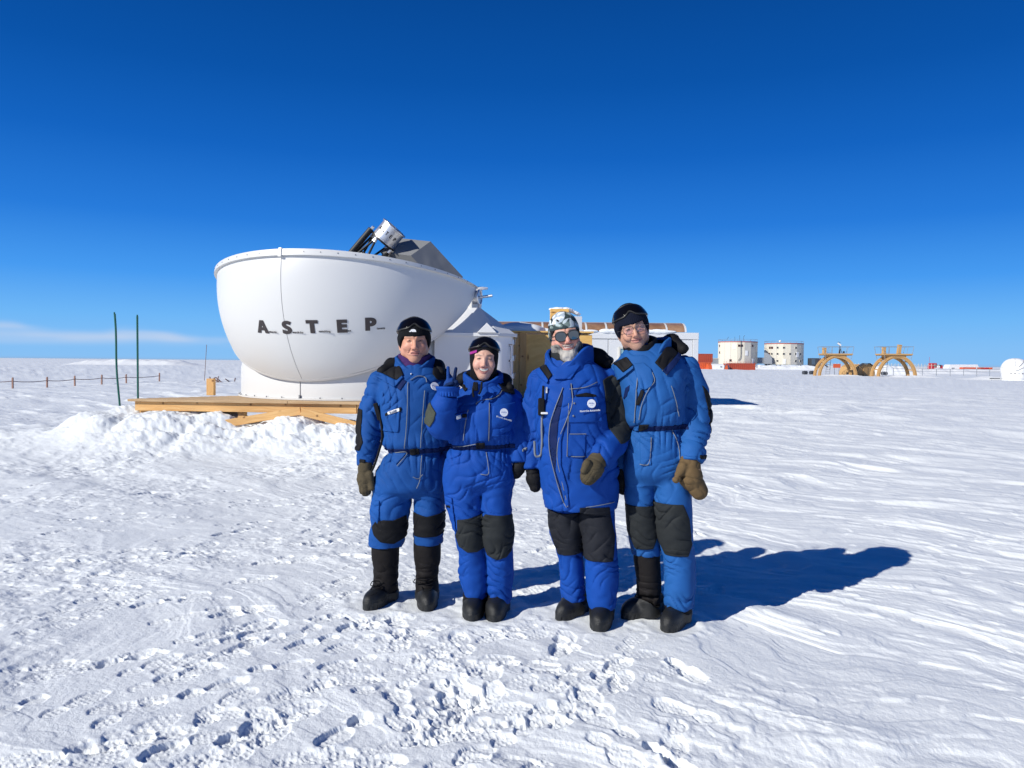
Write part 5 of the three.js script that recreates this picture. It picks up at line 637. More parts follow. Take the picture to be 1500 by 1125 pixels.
// cross-sections listed downwards: [y, centre x, half width, centre z, half depth]
function stack(rows, pw = 2) {
  const y0 = rows[rows.length - 1][0], y1 = rows[0][0], n = Math.ceil((y1 - y0) / 0.004) + 1, T = new Float32Array(n * 4);
  for (let q = 0; q < n; q++) {
    const y = Math.min(y1, y0 + q * 0.004); let i = 0; while (i < rows.length - 2 && rows[i + 1][0] > y) i++;
    const a = rows[Math.max(0, i - 1)], b = rows[i], c = rows[i + 1], d = rows[Math.min(rows.length - 1, i + 2)], t = clamp((b[0] - y) / (b[0] - c[0]));
    for (let k = 0; k < 4; k++) { const m0 = (c[k + 1] - a[k + 1]) / Math.max(1e-4, a[0] - c[0]) * (b[0] - c[0]), m1 = (d[k + 1] - b[k + 1]) / Math.max(1e-4, b[0] - d[0]) * (b[0] - c[0]), t2 = t * t, t3 = t2 * t; T[q * 4 + k] = (2 * t3 - 3 * t2 + 1) * b[k + 1] + (t3 - 2 * t2 + t) * m0 + (-2 * t3 + 3 * t2) * c[k + 1] + (t3 - t2) * m1; }
  }
  return (x, y, z, off = 0) => {
    const s = clamp((y - y0) / 0.004, 0, n - 1.001), i = Math.floor(s) * 4, t = s - Math.floor(s);
    const cx = lerp(T[i], T[i + 4], t), hw = lerp(T[i + 1], T[i + 5], t) + off, cz = lerp(T[i + 2], T[i + 6], t), hd = lerp(T[i + 3], T[i + 7], t) + off;
    let d = ell2(x - cx, z - cz, hw, hd); if (pw > 2) { const k = Math.pow(Math.pow(Math.abs((x - cx) / hw), pw) + Math.pow(Math.abs((z - cz) / hd), pw), 1 / pw); d = lerp(d, (k - 1) * Math.min(hw, hd), 0.7); }
    return Math.max(d, y - y1, y0 - y);
  };
}
const crease = (n) => { const a = 1 - Math.abs(n) * 1.15; return a > 0 ? a * a * a * a : 0; };
const bodyOrigin = { k: 0 };
function polyDist(px, py, P) { let d = 1e9, s = 1; for (let i = 0, j = P.length - 1; i < P.length; j = i++) { const ex = P[j][0] - P[i][0], ey = P[j][1] - P[i][1], wx = px - P[i][0], wy = py - P[i][1], t = clamp((wx * ex + wy * ey) / (ex * ex + ey * ey)); d = Math.min(d, (wx - ex * t) ** 2 + (wy - ey * t) ** 2); const c1 = py >= P[i][1], c2 = py < P[j][1], c3 = ex * wy > ey * wx; if ((c1 && c2 && c3) || (!c1 && !c2 && !c3)) s = -s; } return s * Math.sqrt(d); }

// fabrics
const weave = dataTex(256, 256, (x, y, c) => { const v = 0.5 + 0.2 * tn(x, y, 64, 64, 51) + 0.2 * tn(x, y, 128, 128, 52) + 0.15 * Math.sin(x * 6.2832 * 64) * Math.sin(y * 6.2832 * 64); c[0] = c[1] = c[2] = v; }, false); weave.repeat.set(1 / 0.16, 1 / 0.16);
const cloth = (r, g, b, rough = 0.72, sh = 0.04) => phy({ color: lin(r, g, b), vertexColors: true, roughness: rough, specularIntensity: 0.35, sheen: sh, sheenRoughness: 0.5, sheenColor: lin(Math.min(1, r * 2 + 0.03), Math.min(1, g * 2 + 0.04), Math.min(1, b * 1.3 + 0.05)), bumpMap: weave, bumpScale: 0.0006 });
const FAB = { royal: cloth(0.005, 0.056, 0.300), faded: cloth(0.014, 0.088, 0.290), mid: cloth(0.008, 0.064, 0.250), navy: cloth(0.004, 0.014, 0.075), black: cloth(0.0075, 0.0075, 0.009, 0.7, 0.03), char: cloth(0.020, 0.023, 0.025, 0.8), char2: cloth(0.014, 0.0155, 0.021, 0.75), olive: cloth(0.055, 0.062, 0.048, 0.8), mitten: cloth(0.075, 0.060, 0.036, 0.85), mittenBrown: cloth(0.135, 0.088, 0.042, 0.85), grey: std({ color: lin(0.16, 0.18, 0.21), roughness: 0.5 }), white: std({ color: lin(0.78, 0.78, 0.78), roughness: 0.5 }), knit: cloth(0.0075, 0.008, 0.010, 0.95, 0.05), knitNavy: cloth(0.006, 0.0085, 0.020, 0.95, 0.05), boot: cloth(0.010, 0.0085, 0.0088, 0.7, 0.03), rubber: std({ color: lin(0.009, 0.0098, 0.0105), roughness: 0.5, bumpMap: weave, bumpScale: 0.0016 }), purple: cloth(0.055, 0.022, 0.10, 0.9), magenta: cloth(0.30, 0.03, 0.22, 0.8) };
const skinMat = phy({ color: 0xffffff, vertexColors: true, roughness: 0.52, sheen: 0.15, sheenColor: lin(0.5, 0.25, 0.2) });
const lensBlack = phy({ color: lin(0.003, 0.003, 0.005), roughness: 0.12, specularIntensity: 0.35 }), frameBlack = std({ color: lin(0.022, 0.021, 0.020), roughness: 0.45 });
const mirrorLens = phy({ color: lin(0.15, 0.175, 0.195), metalness: 1, roughness: 0.06 }), clearLens = phy({ color: lin(0.93, 0.90, 0.95), transmission: 1, thickness: 0, roughness: 0.02, ior: 1.5 }), wire = std({ color: lin(0.20, 0.16, 0.13), metalness: 0.8, roughness: 0.35 });
const tint = (amp, f) => (x, y, z, c) => { const v = 1 + amp * n3(x * f, y * f, z * f) + amp * 0.6 * n3(x * f * 3, y * f * 3, z * f * 3); c[0] = c[1] = c[2] = v; };

// ---- the head, in its own frame: eyes at y 0.012, chin at -0.112, face towards +z
const CR = [0.078, 0.100, 0.098, 0.030, -0.012];            // cranium radii, centre y, centre z
const cranium = (x, y, z) => ell(x, y - CR[3], z - CR[4], CR[0], CR[1], CR[2]);
function headSDF(o) {
  return (X, y, z) => {
    const x = Math.abs(X);
    let d = cranium(x, y, z);
    d = smin(d, ell(x, y + 0.030, z - 0.022, 0.064, 0.080, 0.074), 0.035);
    d = smin(d, ell(x, y + 0.092, z - 0.062, 0.030 * (o.jaw ?? 1), 0.024, 0.026), 0.035);
    d = smin(d, ell(x - 0.056, y + 0.055, z - 0.005, 0.020 * (o.jaw ?? 1), 0.035, 0.035), 0.03);
    d = smin(d, ell(x - 0.040, y + 0.022, z - 0.068, 0.024, 0.018, 0.018) , 0.022);
    if (o.smile) d = smin(d, ell(x - 0.038, y + 0.034, z - 0.074, 0.019, 0.016, 0.015), 0.015);
    d = smin(d, capsule(x, y, z, [0.010, 0.033, 0.090 - (o.shallow ?? 0)], [0.048, 0.036, 0.070 - (o.shallow ?? 0)], 0.011, 0.010), 0.014);
    d = smax(d, -(ell(x - 0.031, y - 0.014, z - 0.106 - (o.shallow ?? 0), 0.017, 0.0115, 0.018)), 0.012);
    d = smin(d, ell(x - 0.031, y - 0.012, z - 0.078, 0.0145, 0.0105, 0.0125), 0.005);
    d = smin(d, capsule(x, y, z, [0, 0.022, 0.088], [0, -0.024, 0.1135 + (o.nose ?? 0)], 0.009, 0.0125), 0.013);
    d = smin(d, ell(x - 0.0125, y + 0.030, z - 0.100, 0.0085, 0.0075, 0.011), 0.008);
    d = smax(d, -ell(x - 0.007, y + 0.0385, z - 0.108, 0.0042, 0.004, 0.007), 0.003);
    const my = -0.057 + (o.smile ?? 0) * x * x * 14;
    const mw = o.mw ?? (o.smile ? 0.030 : 0.025);
    if (x < mw + 0.02) {
      const open = (o.open ?? 0) * Math.sqrt(Math.max(0, 1 - (x / mw) ** 2));
      d = smin(d, Math.hypot((y - my - 0.005 - open * 0.5), (z - 0.0925 + x * x * 9)) - 0.0055 * Math.sqrt(Math.max(0.02, 1 - (x / mw) ** 2)), 0.007);
      d = smin(d, Math.hypot((y - my + 0.0055 + open * 0.5), (z - 0.0905 + x * x * 9)) - 0.0068 * Math.sqrt(Math.max(0.02, 1 - (x / mw) ** 2)), 0.007);
      d += (o.open ? 0.0012 : 0.004) * gauss(y - my, 0.0022 + open * 0.5) * sstep(mw, mw * 0.7, x) * (z > 0.05 ? 1 : 0);
    }
    // folds from the nose to the mouth corners
    d += 0.0022 * gauss(Math.hypot((x - 0.020 - clamp(-0.028 - y, 0, 0.03) * 0.45), 0) * 1.0, 0.0035) * sstep(-0.066, -0.05, y) * sstep(-0.022, -0.034, y) * (z > 0.05 ? 1 : 0) * (o.lines ?? 1);
    const ear = Math.max(ell(x - 0.080, y + 0.010, z + 0.008, 0.010, 0.036, 0.019), -ell(x - 0.094, y - 0.001, z - 0.002, 0.008, 0.018, 0.010));
    if (o.ears) d = smin(d, ear, 0.006);
    d = smin(d, capsule(x, y, z, [0, -0.06, -0.02], [0, -0.20, -0.035], 0.056, 0.060), 0.03);
    return d;
  };
}
function faceColour(o) {
  return (X, y, z, c) => {
    const x = Math.abs(X), base = o.skin; const m = 1 + 0.10 * n3(X * 60, y * 60, z * 60) + 0.07 * n3(X * 150, y * 150, z * 150);
    let r = base[0] * m, g = base[1] * m, b = base[2] * m;
    const red = clamp(gauss(Math.hypot((x - 0.043) / 1.2, y + 0.022), 0.020) * (o.flush ?? 0.5) + gauss(Math.hypot(x, y + 0.028) , 0.014) * (o.flush ?? 0.5) * (z > 0.09 ? 1 : 0.2));
    r = lerp(r, 0.62, red * 0.6); g = lerp(g, 0.24, red * 0.6); b = lerp(b, 0.19, red * 0.6);
    if (z > 0.03) {
      const my = -0.057 + (o.smile ?? 0) * x * x * 14, mw = o.mw ?? (o.smile ? 0.030 : 0.025), open = (o.open ?? 0) * Math.sqrt(Math.max(0, 1 - (x / mw) ** 2)), dy = y - my;
      if (x < mw) { const w = Math.sqrt(1 - (x / mw) ** 2); if (Math.abs(dy) < open) { if (dy > -open * 0.35 && x < mw * 0.84) { r = 0.70; g = 0.66; b = 0.58; } else { r = 0.16; g = 0.05; b = 0.045; } } else if (dy < 0.012 * w + open && dy > -0.013 * w - open) { r = 0.46 * m; g = 0.19 * m; b = 0.16 * m; } if (!o.open && Math.abs(dy) < 0.0016) { r *= 0.5; g *= 0.4; b *= 0.4; } }
      // lashes of the narrowed eyes, then brows
      const ey = 0.0125 - (x - 0.031) ** 2 * 6 * (o.smile ? -1 : 1), ex = Math.abs(x - 0.031);
      if (ex < 0.0145 && Math.abs(y - ey) < 0.0036 * (1.1 - ex / 0.02)) { r = 0.035; g = 0.022; b = 0.018; }
      const by = 0.0355 - (x - 0.034) ** 2 * 9, bx = Math.abs(x - 0.032); if (bx < 0.020 && Math.abs(y - by) < 0.0042 * (1.15 - bx / 0.026)) { const k = o.browStrength ?? 0.7; r = lerp(r, o.brow[0], k); g = lerp(g, o.brow[1], k); b = lerp(b, o.brow[2], k); }
      if (o.stubble && y < -0.036) { const k = o.stubble * clamp(0.6 + 0.5 * n3(X * 260, y * 260, z * 260)) * sstep(-0.036, -0.05, y + (x < 0.03 ? 0.006 : 0)); r = lerp(r, o.stubbleColour[0], k); g = lerp(g, o.stubbleColour[1], k); b = lerp(b, o.stubbleColour[2], k); }
    }
    c[0] = r; c[1] = g; c[2] = b;
  };
}
function headMatrix(h) {
  const q = new THREE.Quaternion().setFromEuler(new THREE.Euler(R(h.pitch), R(h.yaw), R(h.roll), 'ZYX'));
  const s = h.scale, off = new THREE.Vector3(0, 0.012, 0.085).multiplyScalar(s).applyQuaternion(q);
  return new THREE.Matrix4().compose(new THREE.Vector3(...h.p).sub(off), q, new THREE.Vector3(s, s, s));
}
// polar coordinates on the head, in degrees
const headPolar = (x, y, z) => [Math.atan2(x, z - CR[4]) * 57.2958, Math.atan2(y - CR[3], Math.hypot(x, z - CR[4])) * 57.2958];
function beanie(mat, low = -0.05, thick = 0.015, ribs = 64) {
  return (x, y, z) => { const [az] = headPolar(x, y, z); const cuff = low + 0.106 * sstep(-0.02, 0.075, z); const fold = sstep(0.075, 0.068, y - cuff * 0.55) * 0.004; let d = ell(x, y - CR[3] - 0.004, z - CR[4] + 0.002, CR[0] + thick, CR[1] + thick + 0.004, CR[2] + thick) - fold - 0.0007 * Math.cos(az * ribs / 57.2958) + 0.0015 * n3(x * 30, y * 30, z * 30); return smax(d, cuff - y + 0.004 * n3(x * 20, 3, z * 20), 0.008); };
}
function goggles(group, mat4, off = 0.014, lift = 0) {
  const E0 = (x, y, z) => ell(x, y - CR[3], z - CR[4], CR[0], CR[1], CR[2]) - off;
  const region = (x, y, z, grow) => { const [az, el] = headPolar(x, y, z), a = Math.abs(az); const up = 69 + lift - 0.0032 * a * a, low = 27 + lift + 13 * Math.exp(-((a / 13) ** 2)) - 0.0012 * a * a; return Math.max(low - el, el - up, (a - 84)) * 0.0018 - grow; };
  const add = (name, f, m, cell = 0.004) => { const g = sdfMesh(f, [-0.15, -0.02, -0.16], [0.15, 0.20, 0.16], cell, tint(0, 1)); g.applyMatrix4(mat4); return mesh(name, g, m, group); };
  const fr = add('goggle_frame', (x, y, z) => smax(Math.abs(E0(x, y, z) - 0.006) - 0.009, Math.max(region(x, y, z, 0.004), -region(x, y, z, -0.0045)), 0.004), frameBlack, 0.0035);
  add('goggle_lens', (x, y, z) => smax(Math.abs(E0(x, y, z) - 0.009) - 0.004, region(x, y, z, -0.003), 0.003), lensBlack, 0.0035);
  add('goggle_strap', (x, y, z) => { const [az, el] = headPolar(x, y, z); return smax(Math.abs(E0(x, y, z) - 0.001) - 0.003, Math.max(Math.abs(el - 34 - lift + Math.abs(az) * 0.10) - 11, 66 - Math.abs(az)) * 0.0018, 0.003); }, frameBlack);
  for (const s of [-1, 1]) { const b = box(s * 0.092, 0.063 + lift * 0.0014, 0.012, 0.012, 0.024, 0.016, 0.003); b.applyMatrix4(mat4); mesh('strap_buckle', b, s > 0 ? FAB.white : wire, group); }
  return fr;
}
// ---- boots
function boot(parent, S, k, rows, lace, tallFoot = 1) {
  const a = S.pts['ank' + k], b = S.pts['toe' + k]; let dx = b[0] - a[0], dz = b[2] - a[2]; const l = Math.hypot(dx, dz); dx /= l; dz /= l;
  const shaft = stack(rows); const ys = rows[0][0], yb = rows[rows.length - 1][0], bot = rows[rows.length - 1];
  const loc = (x, z) => [(x - a[0]) * dx + (z - a[2]) * dz, -(x - a[0]) * dz + (z - a[2]) * dx];
  const upper = (x, y, z) => { const [u, v] = loc(x, z); let d = ell(u - 0.105, y - 0.045, v, 0.118, 0.058 * tallFoot, 0.056); d = smin(d, ell(u + 0.015, y - 0.055, v, 0.092, 0.075, 0.053), 0.04); d = smin(d, capsule(x, y, z, [a[0] + dx * 0.0, 0.09, a[2] + dz * 0.0], [bot[1], Math.max(yb, 0.10), bot[3]], 0.062, Math.min(0.066, bot[2])), 0.035); d = smin(d, shaft(x, Math.max(y, yb), z), 0.03); d += 0.006 * crease(n3(x * 9, y * 34, z * 9)) * sstep(0.09, 0.13, y) * sstep(0.30, 0.2, y) + 0.002 * n3(x * 26, y * 30, z * 26); return Math.max(d, y - ys, 0.012 - y); };
  const lo = [Math.min(a[0], b[0], bot[1]) - 0.17, -0.02, Math.min(a[2], b[2]) - 0.2], hi = [Math.max(a[0], b[0], bot[1]) + 0.17, ys + 0.01, Math.max(a[2], b[2]) + 0.2];
  const bt = mesh('boot', sdfMesh(upper, lo, hi, 0.007, tint(0.12, 14)), FAB.boot, parent);
  const rub = (x, y, z) => { const [u, v] = loc(x, z); const out = Math.min(ell2(u - 0.10, v, 0.132, 0.060), ell2(u + 0.03, v, 0.085, 0.055)); const o2 = smin(out, ell2(u - 0.04, v, 0.10, 0.050), 0.03); const welt = y < 0.040 ? 0.003 : -0.004; const lug = y < 0.022 ? 0.004 * Math.max(0, Math.sin(u * 260)) : 0; let d = Math.max(o2 - welt + lug, -0.012 - y, y - 0.062 - 0.03 * sstep(0.10, 0.2, u)); const shell = Math.max(upper(x, y, z) - 0.005, y - 0.062 - 0.055 * sstep(0.06, 0.15, u) + 0.012 * sstep(0.0, -0.05, u) * 0); return smin(Math.max(d, y - 0.045), shell, 0.008); };
  mesh('sole', sdfMesh(rub, lo, [hi[0], 0.16, hi[2]], 0.006, tint(0.1, 20)), FAB.rubber, bt);
  if (lace) for (let i = 0; i < 3; i++) { const y = yb - 0.035 - i * 0.022, w = 0.035; const c = [a[0] + dx * (0.035 + i * 0.022), a[2] + dz * (0.035 + i * 0.022)]; const P = (s, yy, o) => { let t = 0.16; for (let q = 0; q < 30; q++) { const v = upper(c[0] - dz * s + dx * t, yy, c[1] + dx * s + dz * t); if (v < 0.003) break; t -= Math.max(0.002, v * 0.7); } return [c[0] - dz * s + dx * t, yy, c[1] + dx * s + dz * t]; }; mesh('lace', tube([P(-w, y + 0.008, 0), P(-w * 0.4, y, 0), P(w * 0.4, y - 0.004, 0), P(w, y + 0.006, 0)], 0.0038, 12, 5), FAB.black, bt); }
  if (lace) mesh('lace_loop', tube([[a[0] + dx * 0.07, yb - 0.02, a[2] + dz * 0.07 + 0.02], [a[0] - 0.055, yb - 0.01, a[2] + dz * 0.10 + 0.03], [a[0] - 0.075, yb - 0.05, a[2] + 0.08], [a[0] - 0.03, yb - 0.04, a[2] + dz * 0.08 + 0.03]], 0.0032, 20, 5), FAB.black, bt);
  return upper;
}
function chain(C, k = 0.03) { return (x, y, z) => { let d = 1e9; for (let i = 0; i + 1 < C.length; i++) d = smin(d, capsule(x, y, z, C[i], C[i + 1], C[i][3], C[i + 1][3]), k); return d; }; }
function mitten(parent, W, T, thumb0, thumb1, mat, r0 = 0.048, r1 = 0.040, flat = 0.8) {
  const ax = new THREE.Vector3(T[0] - W[0], T[1] - W[1], T[2] - W[2]), L = ax.length(); ax.normalize();
  const mid = [lerp(W[0], T[0], 0.45), lerp(W[1], T[1], 0.45), lerp(W[2], T[2], 0.45)];
  const f = (x, y, z) => {
    let d = capsule(x, y, z, [W[0] - ax.x * 0.03, W[1] - ax.y * 0.03, W[2] - ax.z * 0.03], mid, r0 * 0.92, r0);
    d = smin(d, capsule(x, y, z, mid, T, r0, r1), 0.02);
    // four fingers hinted through the shell
    const u = (x - W[0]) * -ax.y + (y - W[1]) * ax.x, s = ((x - W[0]) * ax.x + (y - W[1]) * ax.y + (z - W[2]) * ax.z) / L;
    d += 0.004 * crease(Math.sin(u * 150) * 1.2) * sstep(0.6, 0.9, s) + 0.004 * crease(n3(x * 12, y * 30, z * 12)) + 0.0035 * gauss(s - 0.12, 0.05);
    if (thumb0) d = smin(d, capsule(x, y, z, thumb0, thumb1, 0.024, 0.019), 0.012);
    return d;
  };
  const xs = [W, T, thumb0 ?? W, thumb1 ?? W]; const lo = [0, 1, 2].map((i) => Math.min(...xs.map((p) => p[i])) - 0.09), hi = [0, 1, 2].map((i) => Math.max(...xs.map((p) => p[i])) + 0.09);
  return mesh('mitten', sdfMesh(f, lo, hi, 0.0055, tint(0.16, 22)), mat, parent);
}
function front(f, x, y, z0 = 0.45) { let z = z0; for (let i = 0; i < 60; i++) { const d = f(x, y, z); if (d < 0.0008) break; z -= Math.max(0.0008, d * 0.8); if (z < -0.3) break; } return z; }

function person(S, label, o) {
  const t = thing('person', label, 'person', [S.x, 0, S.z]); const seed = o.seed;
  const torso = stack(S.torso, 2.5), legL = stack(S.legL), legR = stack(S.legR), armL = chain(S.armL), armR = chain(S.armR);
  const cutArm = (C) => { const n = C.length, a = C[n - 2], b = C[n - 1], v = [b[0] - a[0], b[1] - a[1], b[2] - a[2]], l = Math.hypot(...v); return (x, y, z) => ((x - b[0]) * v[0] + (y - b[1]) * v[1] + (z - b[2]) * v[2]) / l; };
  const endL = cutArm(S.armL), endR = cutArm(S.armR);
  const belt = o.belt;
  const ax = (C, i) => { const a = C[0], b = C[C.length - 1]; return (x, y, z) => (x - a[0]) * (b[0] - a[0]) + (y - a[1]) * (b[1] - a[1]) + (z - a[2]) * (b[2] - a[2]); };
  const wv = (p) => { const s = 1 - Math.abs(Math.sin(p)); return s * s; };
  const foldLeg = (x, y, z) => { const w = n3(x * 9 + seed, y * 8, z * 9), m1 = sstep(-0.25, 0.45, n3(x * 10, y * 9 + seed, z * 10 + 3)), m2 = sstep(-0.1, 0.5, n3(x * 9 + 4, y * 8, z * 9 + seed)); return 0.0105 * m1 * wv(y * 52 + x * 20 + w * 4.2) + 0.010 * m2 * wv(y * 36 - x * 36 + w * 4 + seed) - 0.005 * n3(x * 7, y * 9 + seed, z * 7) + 0.0026 * n3(x * 24, y * 34, z * 24); };
  const foldTor = (x, y, z) => { const w = n3(x * 7 + seed, y * 7, z * 7), m1 = sstep(-0.25, 0.45, n3(x * 9 + 8, y * 6 + seed, z * 7)), m2 = sstep(-0.1, 0.5, n3(x * 8, y * 8 + 3, z * 8 + seed)); let v = 0.0085 * m1 * wv(x * 46 + y * 17 + w * 4) + 0.0095 * m2 * wv(x * 27 - y * 34 + w * 4 + seed) - 0.006 * n3(x * 6 + seed, y * 6, z * 6) + 0.0026 * n3(x * 25, y * 25, z * 25); if (belt) { const q = gauss(y - belt, 0.06); v += q * 0.012 * wv(x * 58 + 5 * n3(x * 10, y * 4, seed)) + gauss(y - belt, 0.016) * 0.012 - 0.012 * gauss(y - belt - 0.06, 0.03); } return v; };
  const foldArm = (x, y, z) => { const w = n3(x * 9, y * 8 + seed, z * 9), m1 = sstep(-0.3, 0.45, n3(x * 10 + 2, y * 9 + seed, z * 10)), m2 = sstep(-0.1, 0.5, n3(x * 9, y * 9, z * 9 + seed)); return 0.013 * m1 * wv(y * 50 + x * 30 + w * 4) + 0.010 * m2 * wv(y * 33 - x * 38 + w * 4) - 0.008 * n3(x * 8, y * 8, z * 8 + seed) + 0.0026 * n3(x * 26, y * 28, z * 26); };
  const armsF = (x, y, z) => { const a = smax(armL(x, y, z), endL(x, y, z), 0.012), b = smax(armR(x, y, z), endR(x, y, z), 0.012); const m = Math.min(a, b); return m < 0.055 ? m + foldArm(x, y, z) : m; };
  const topF = (x, y, z) => { let a = torso(x, y, z); if (a < 0.055) a += foldTor(x, y, z); return smin(a, armsF(x, y, z), 0.022); };
  const legsF = (x, y, z) => { let a = smin(legL(x, y, z), legR(x, y, z), 0.006); if (a < 0.055) a += foldLeg(x, y, z); return a; };
  const ymin = Math.min(S.legL[S.legL.length - 1][0], S.legR[S.legR.length - 1][0]) - 0.03, ytop = S.torso[0][0] + 0.03;
  const lx = Math.min(...S.armL.map((p) => p[0] - p[3]), S.torso[4][1] - S.torso[4][2]) - 0.05, hx = Math.max(...S.armR.map((p) => p[0] + p[3]), S.torso[4][1] + S.torso[4][2]) + 0.05;
  const dye = (x, y, z, c) => { const v = 1 + 0.07 * n3(x * 6 + seed, y * 6, z * 6) + 0.05 * n3(x * 22, y * 22, z * 22) + (o.fade ?? 0) * 0.25 * Math.max(0, n3(x * 4, y * 3 + seed, z * 4)); c[0] = c[1] = c[2] = v; };
  const suit = o.jacket ? topF : (x, y, z) => smin(topF(x, y, z), legsF(x, y, z), 0.03);
  const whole = (x, y, z) => Math.min(topF(x, y, z), legsF(x, y, z));
  if (o.jacket) {
    mesh('jacket', sdfMesh(topF, [lx, S.torso[S.torso.length - 1][0] - 0.05, -0.32], [hx, ytop, 0.40], 0.0075, dye), o.mat, t);
    mesh('trousers', sdfMesh(legsF, [-0.35, ymin, -0.30], [0.35, S.legL[0][0] + 0.02, 0.32], 0.0075, dye), o.mat, t);
  } else mesh('coverall', sdfMesh(suit, [lx, ymin, -0.32], [hx, ytop, 0.40], 0.0075, dye), o.mat, t);
  // sewn-on pieces follow the cloth
  for (const [name, m, th, P, z0, z1] of S.patch) {
    const xs = P.map((p) => p[0]), ys = P.map((p) => p[1]); const pad = 0.012; const round = Math.min(0.006, th);
    const f = (x, y, z) => { const q = Math.max(polyDist(x, y, P), z0 - z, z - z1); return q > 0.03 ? q : smax(Math.abs(whole(x, y, z)) - th, q, round); };
    const mat = m === 'blue' ? o.mat : FAB[m];
    mesh(name, sdfMesh(f, [Math.min(...xs) - pad, Math.min(...ys) - pad, Math.max(z0, -0.3) - 0.01], [Math.max(...xs) + pad, Math.max(...ys) + pad, Math.min(z1, 0.42) + 0.01], 0.0058, m === 'blue' ? dye : tint(0.12, 16)), mat, t);
  }
  for (const [name, m, r, P] of S.line) { const pts = new THREE.CatmullRomCurve3(P.map(([x, y]) => new THREE.Vector3(x, y, 0))).getPoints(P.length * 5).map((p) => [p.x, p.y, front(whole, p.x, p.y) + (o.lineLift ?? 0.008)]); mesh(name, tube(pts, r, pts.length * 2, 5), FAB[m], t); }
  // ---- the body: head, neck and the limbs inside the clothes, one surface
  const hm = headMatrix(S.head), hd = headSDF(o.face);
  const headGeo = sdfMesh(hd, [-0.11, -0.17, -0.13], [0.11, 0.15, 0.14], 0.0034, faceColour(o.face)); headGeo.applyMatrix4(hm);
  const nk = new THREE.Vector3(0, -0.16, -0.03).applyMatrix4(hm).toArray(), tp = S.torso[1], hip = S.torso[S.torso.length - 2];
  const core = (x, y, z) => { let d = capsule(x, y, z, nk, [tp[1], tp[0] - 0.05, tp[3]], 0.058, 0.07); d = smin(d, capsule(x, y, z, [tp[1], tp[0] - 0.08, tp[3]], [hip[1], hip[0] + 0.05, hip[3]], 0.085, 0.09), 0.06); for (const C of [S.armL, S.armR]) { d = smin(d, capsule(x, y, z, [tp[1], tp[0] - 0.09, tp[3]], C[0], 0.05, 0.04), 0.04); for (let i = 0; i + 1 < C.length; i++) d = smin(d, capsule(x, y, z, C[i], C[i + 1], C[i][3] * 0.5, C[i + 1][3] * 0.5), 0.02); } for (const [L, k] of [[S.legL, 'L'], [S.legR, 'R']]) { for (let i = 0; i + 1 < L.length; i++) d = smin(d, capsule(x, y, z, [L[i][1], L[i][0], L[i][3]], [L[i + 1][1], L[i + 1][0], L[i + 1][3]], L[i][2] * 0.5, L[i + 1][2] * 0.5), 0.02); const e = L[L.length - 1], a = S.pts['ank' + k], b = S.pts['toe' + k]; d = smin(d, capsule(x, y, z, [e[1], e[0], e[3]], [a[0], 0.07, a[2]], 0.04, 0.032), 0.02); d = smin(d, capsule(x, y, z, [a[0], 0.05, a[2]], [lerp(a[0], b[0], 0.7), 0.045, lerp(a[2], b[2], 0.7)], 0.028, 0.022), 0.02); } return d; };
  const coreGeo = sdfMesh(core, [lx, 0.0, -0.3], [hx, Math.max(ytop, nk[1] + 0.08), 0.35], 0.016, (x, y, z, c) => { c[0] = o.face.skin[0]; c[1] = o.face.skin[1]; c[2] = o.face.skin[2]; });
  mesh('body', [headGeo, coreGeo], skinMat, t);
  // ---- boots
  const bl = boot(t, S, 'L', S.bootL, o.laceL), br = boot(t, S, 'R', S.bootR, o.laceR);
  return { t, hm, hd, whole, inv: hm.clone().invert(), suit };
}
function headPiece(P, name, f, mat, lo = [-0.13, -0.16, -0.15], hi = [0.13, 0.19, 0.16], cell = 0.004, col = tint(0.14, 60), parent) { const g = sdfMesh(f, lo, hi, cell, col); g.applyMatrix4(P.hm); return mesh(name, g, mat, parent ?? P.t); }
// a stand-up collar or neck warmer round the neck: centre, radii low and high, heights
function collar(P, name, mat, c) {
  const f = (x, y, z) => { const s = clamp((y - c.y0) / (c.y1 - c.y0)), cx = lerp(c.x, c.x2 ?? c.x, s), cz = lerp(c.z, c.z2 ?? c.z, s); const az = Math.atan2(x - cx, z - cz); const wob = 0.006 * n3(x * 14, y * 9, z * 14) + 0.006 * crease(n3(x * 12, y * 22, z * 12)); const e = ell2(x - cx, z - cz, lerp(c.a, c.a2 ?? c.a, s), lerp(c.b, c.b2 ?? c.b, s)) + wob; const top = c.y1 - (c.dip ?? 0) * Math.pow(Math.max(0, Math.cos(az - (c.open ?? 0))), 3) + (c.tilt ?? 0) * (x - cx) + (c.back ?? 0) * Math.max(0, -Math.cos(az)); return smax(Math.abs(e) - c.th, Math.max(y - top, c.y0 - y), 0.010); };
  const r = Math.max(c.a, c.a2 ?? 0, c.b, c.b2 ?? 0) + 0.04; return mesh(name, sdfMesh(f, [Math.min(c.x, c.x2 ?? c.x) - r, c.y0 - 0.01, Math.min(c.z, c.z2 ?? c.z) - r], [Math.max(c.x, c.x2 ?? c.x) + r, c.y1 + 0.09, Math.max(c.z, c.z2 ?? c.z) + r], 0.006, tint(0.1, 18)), mat, P.t);
}
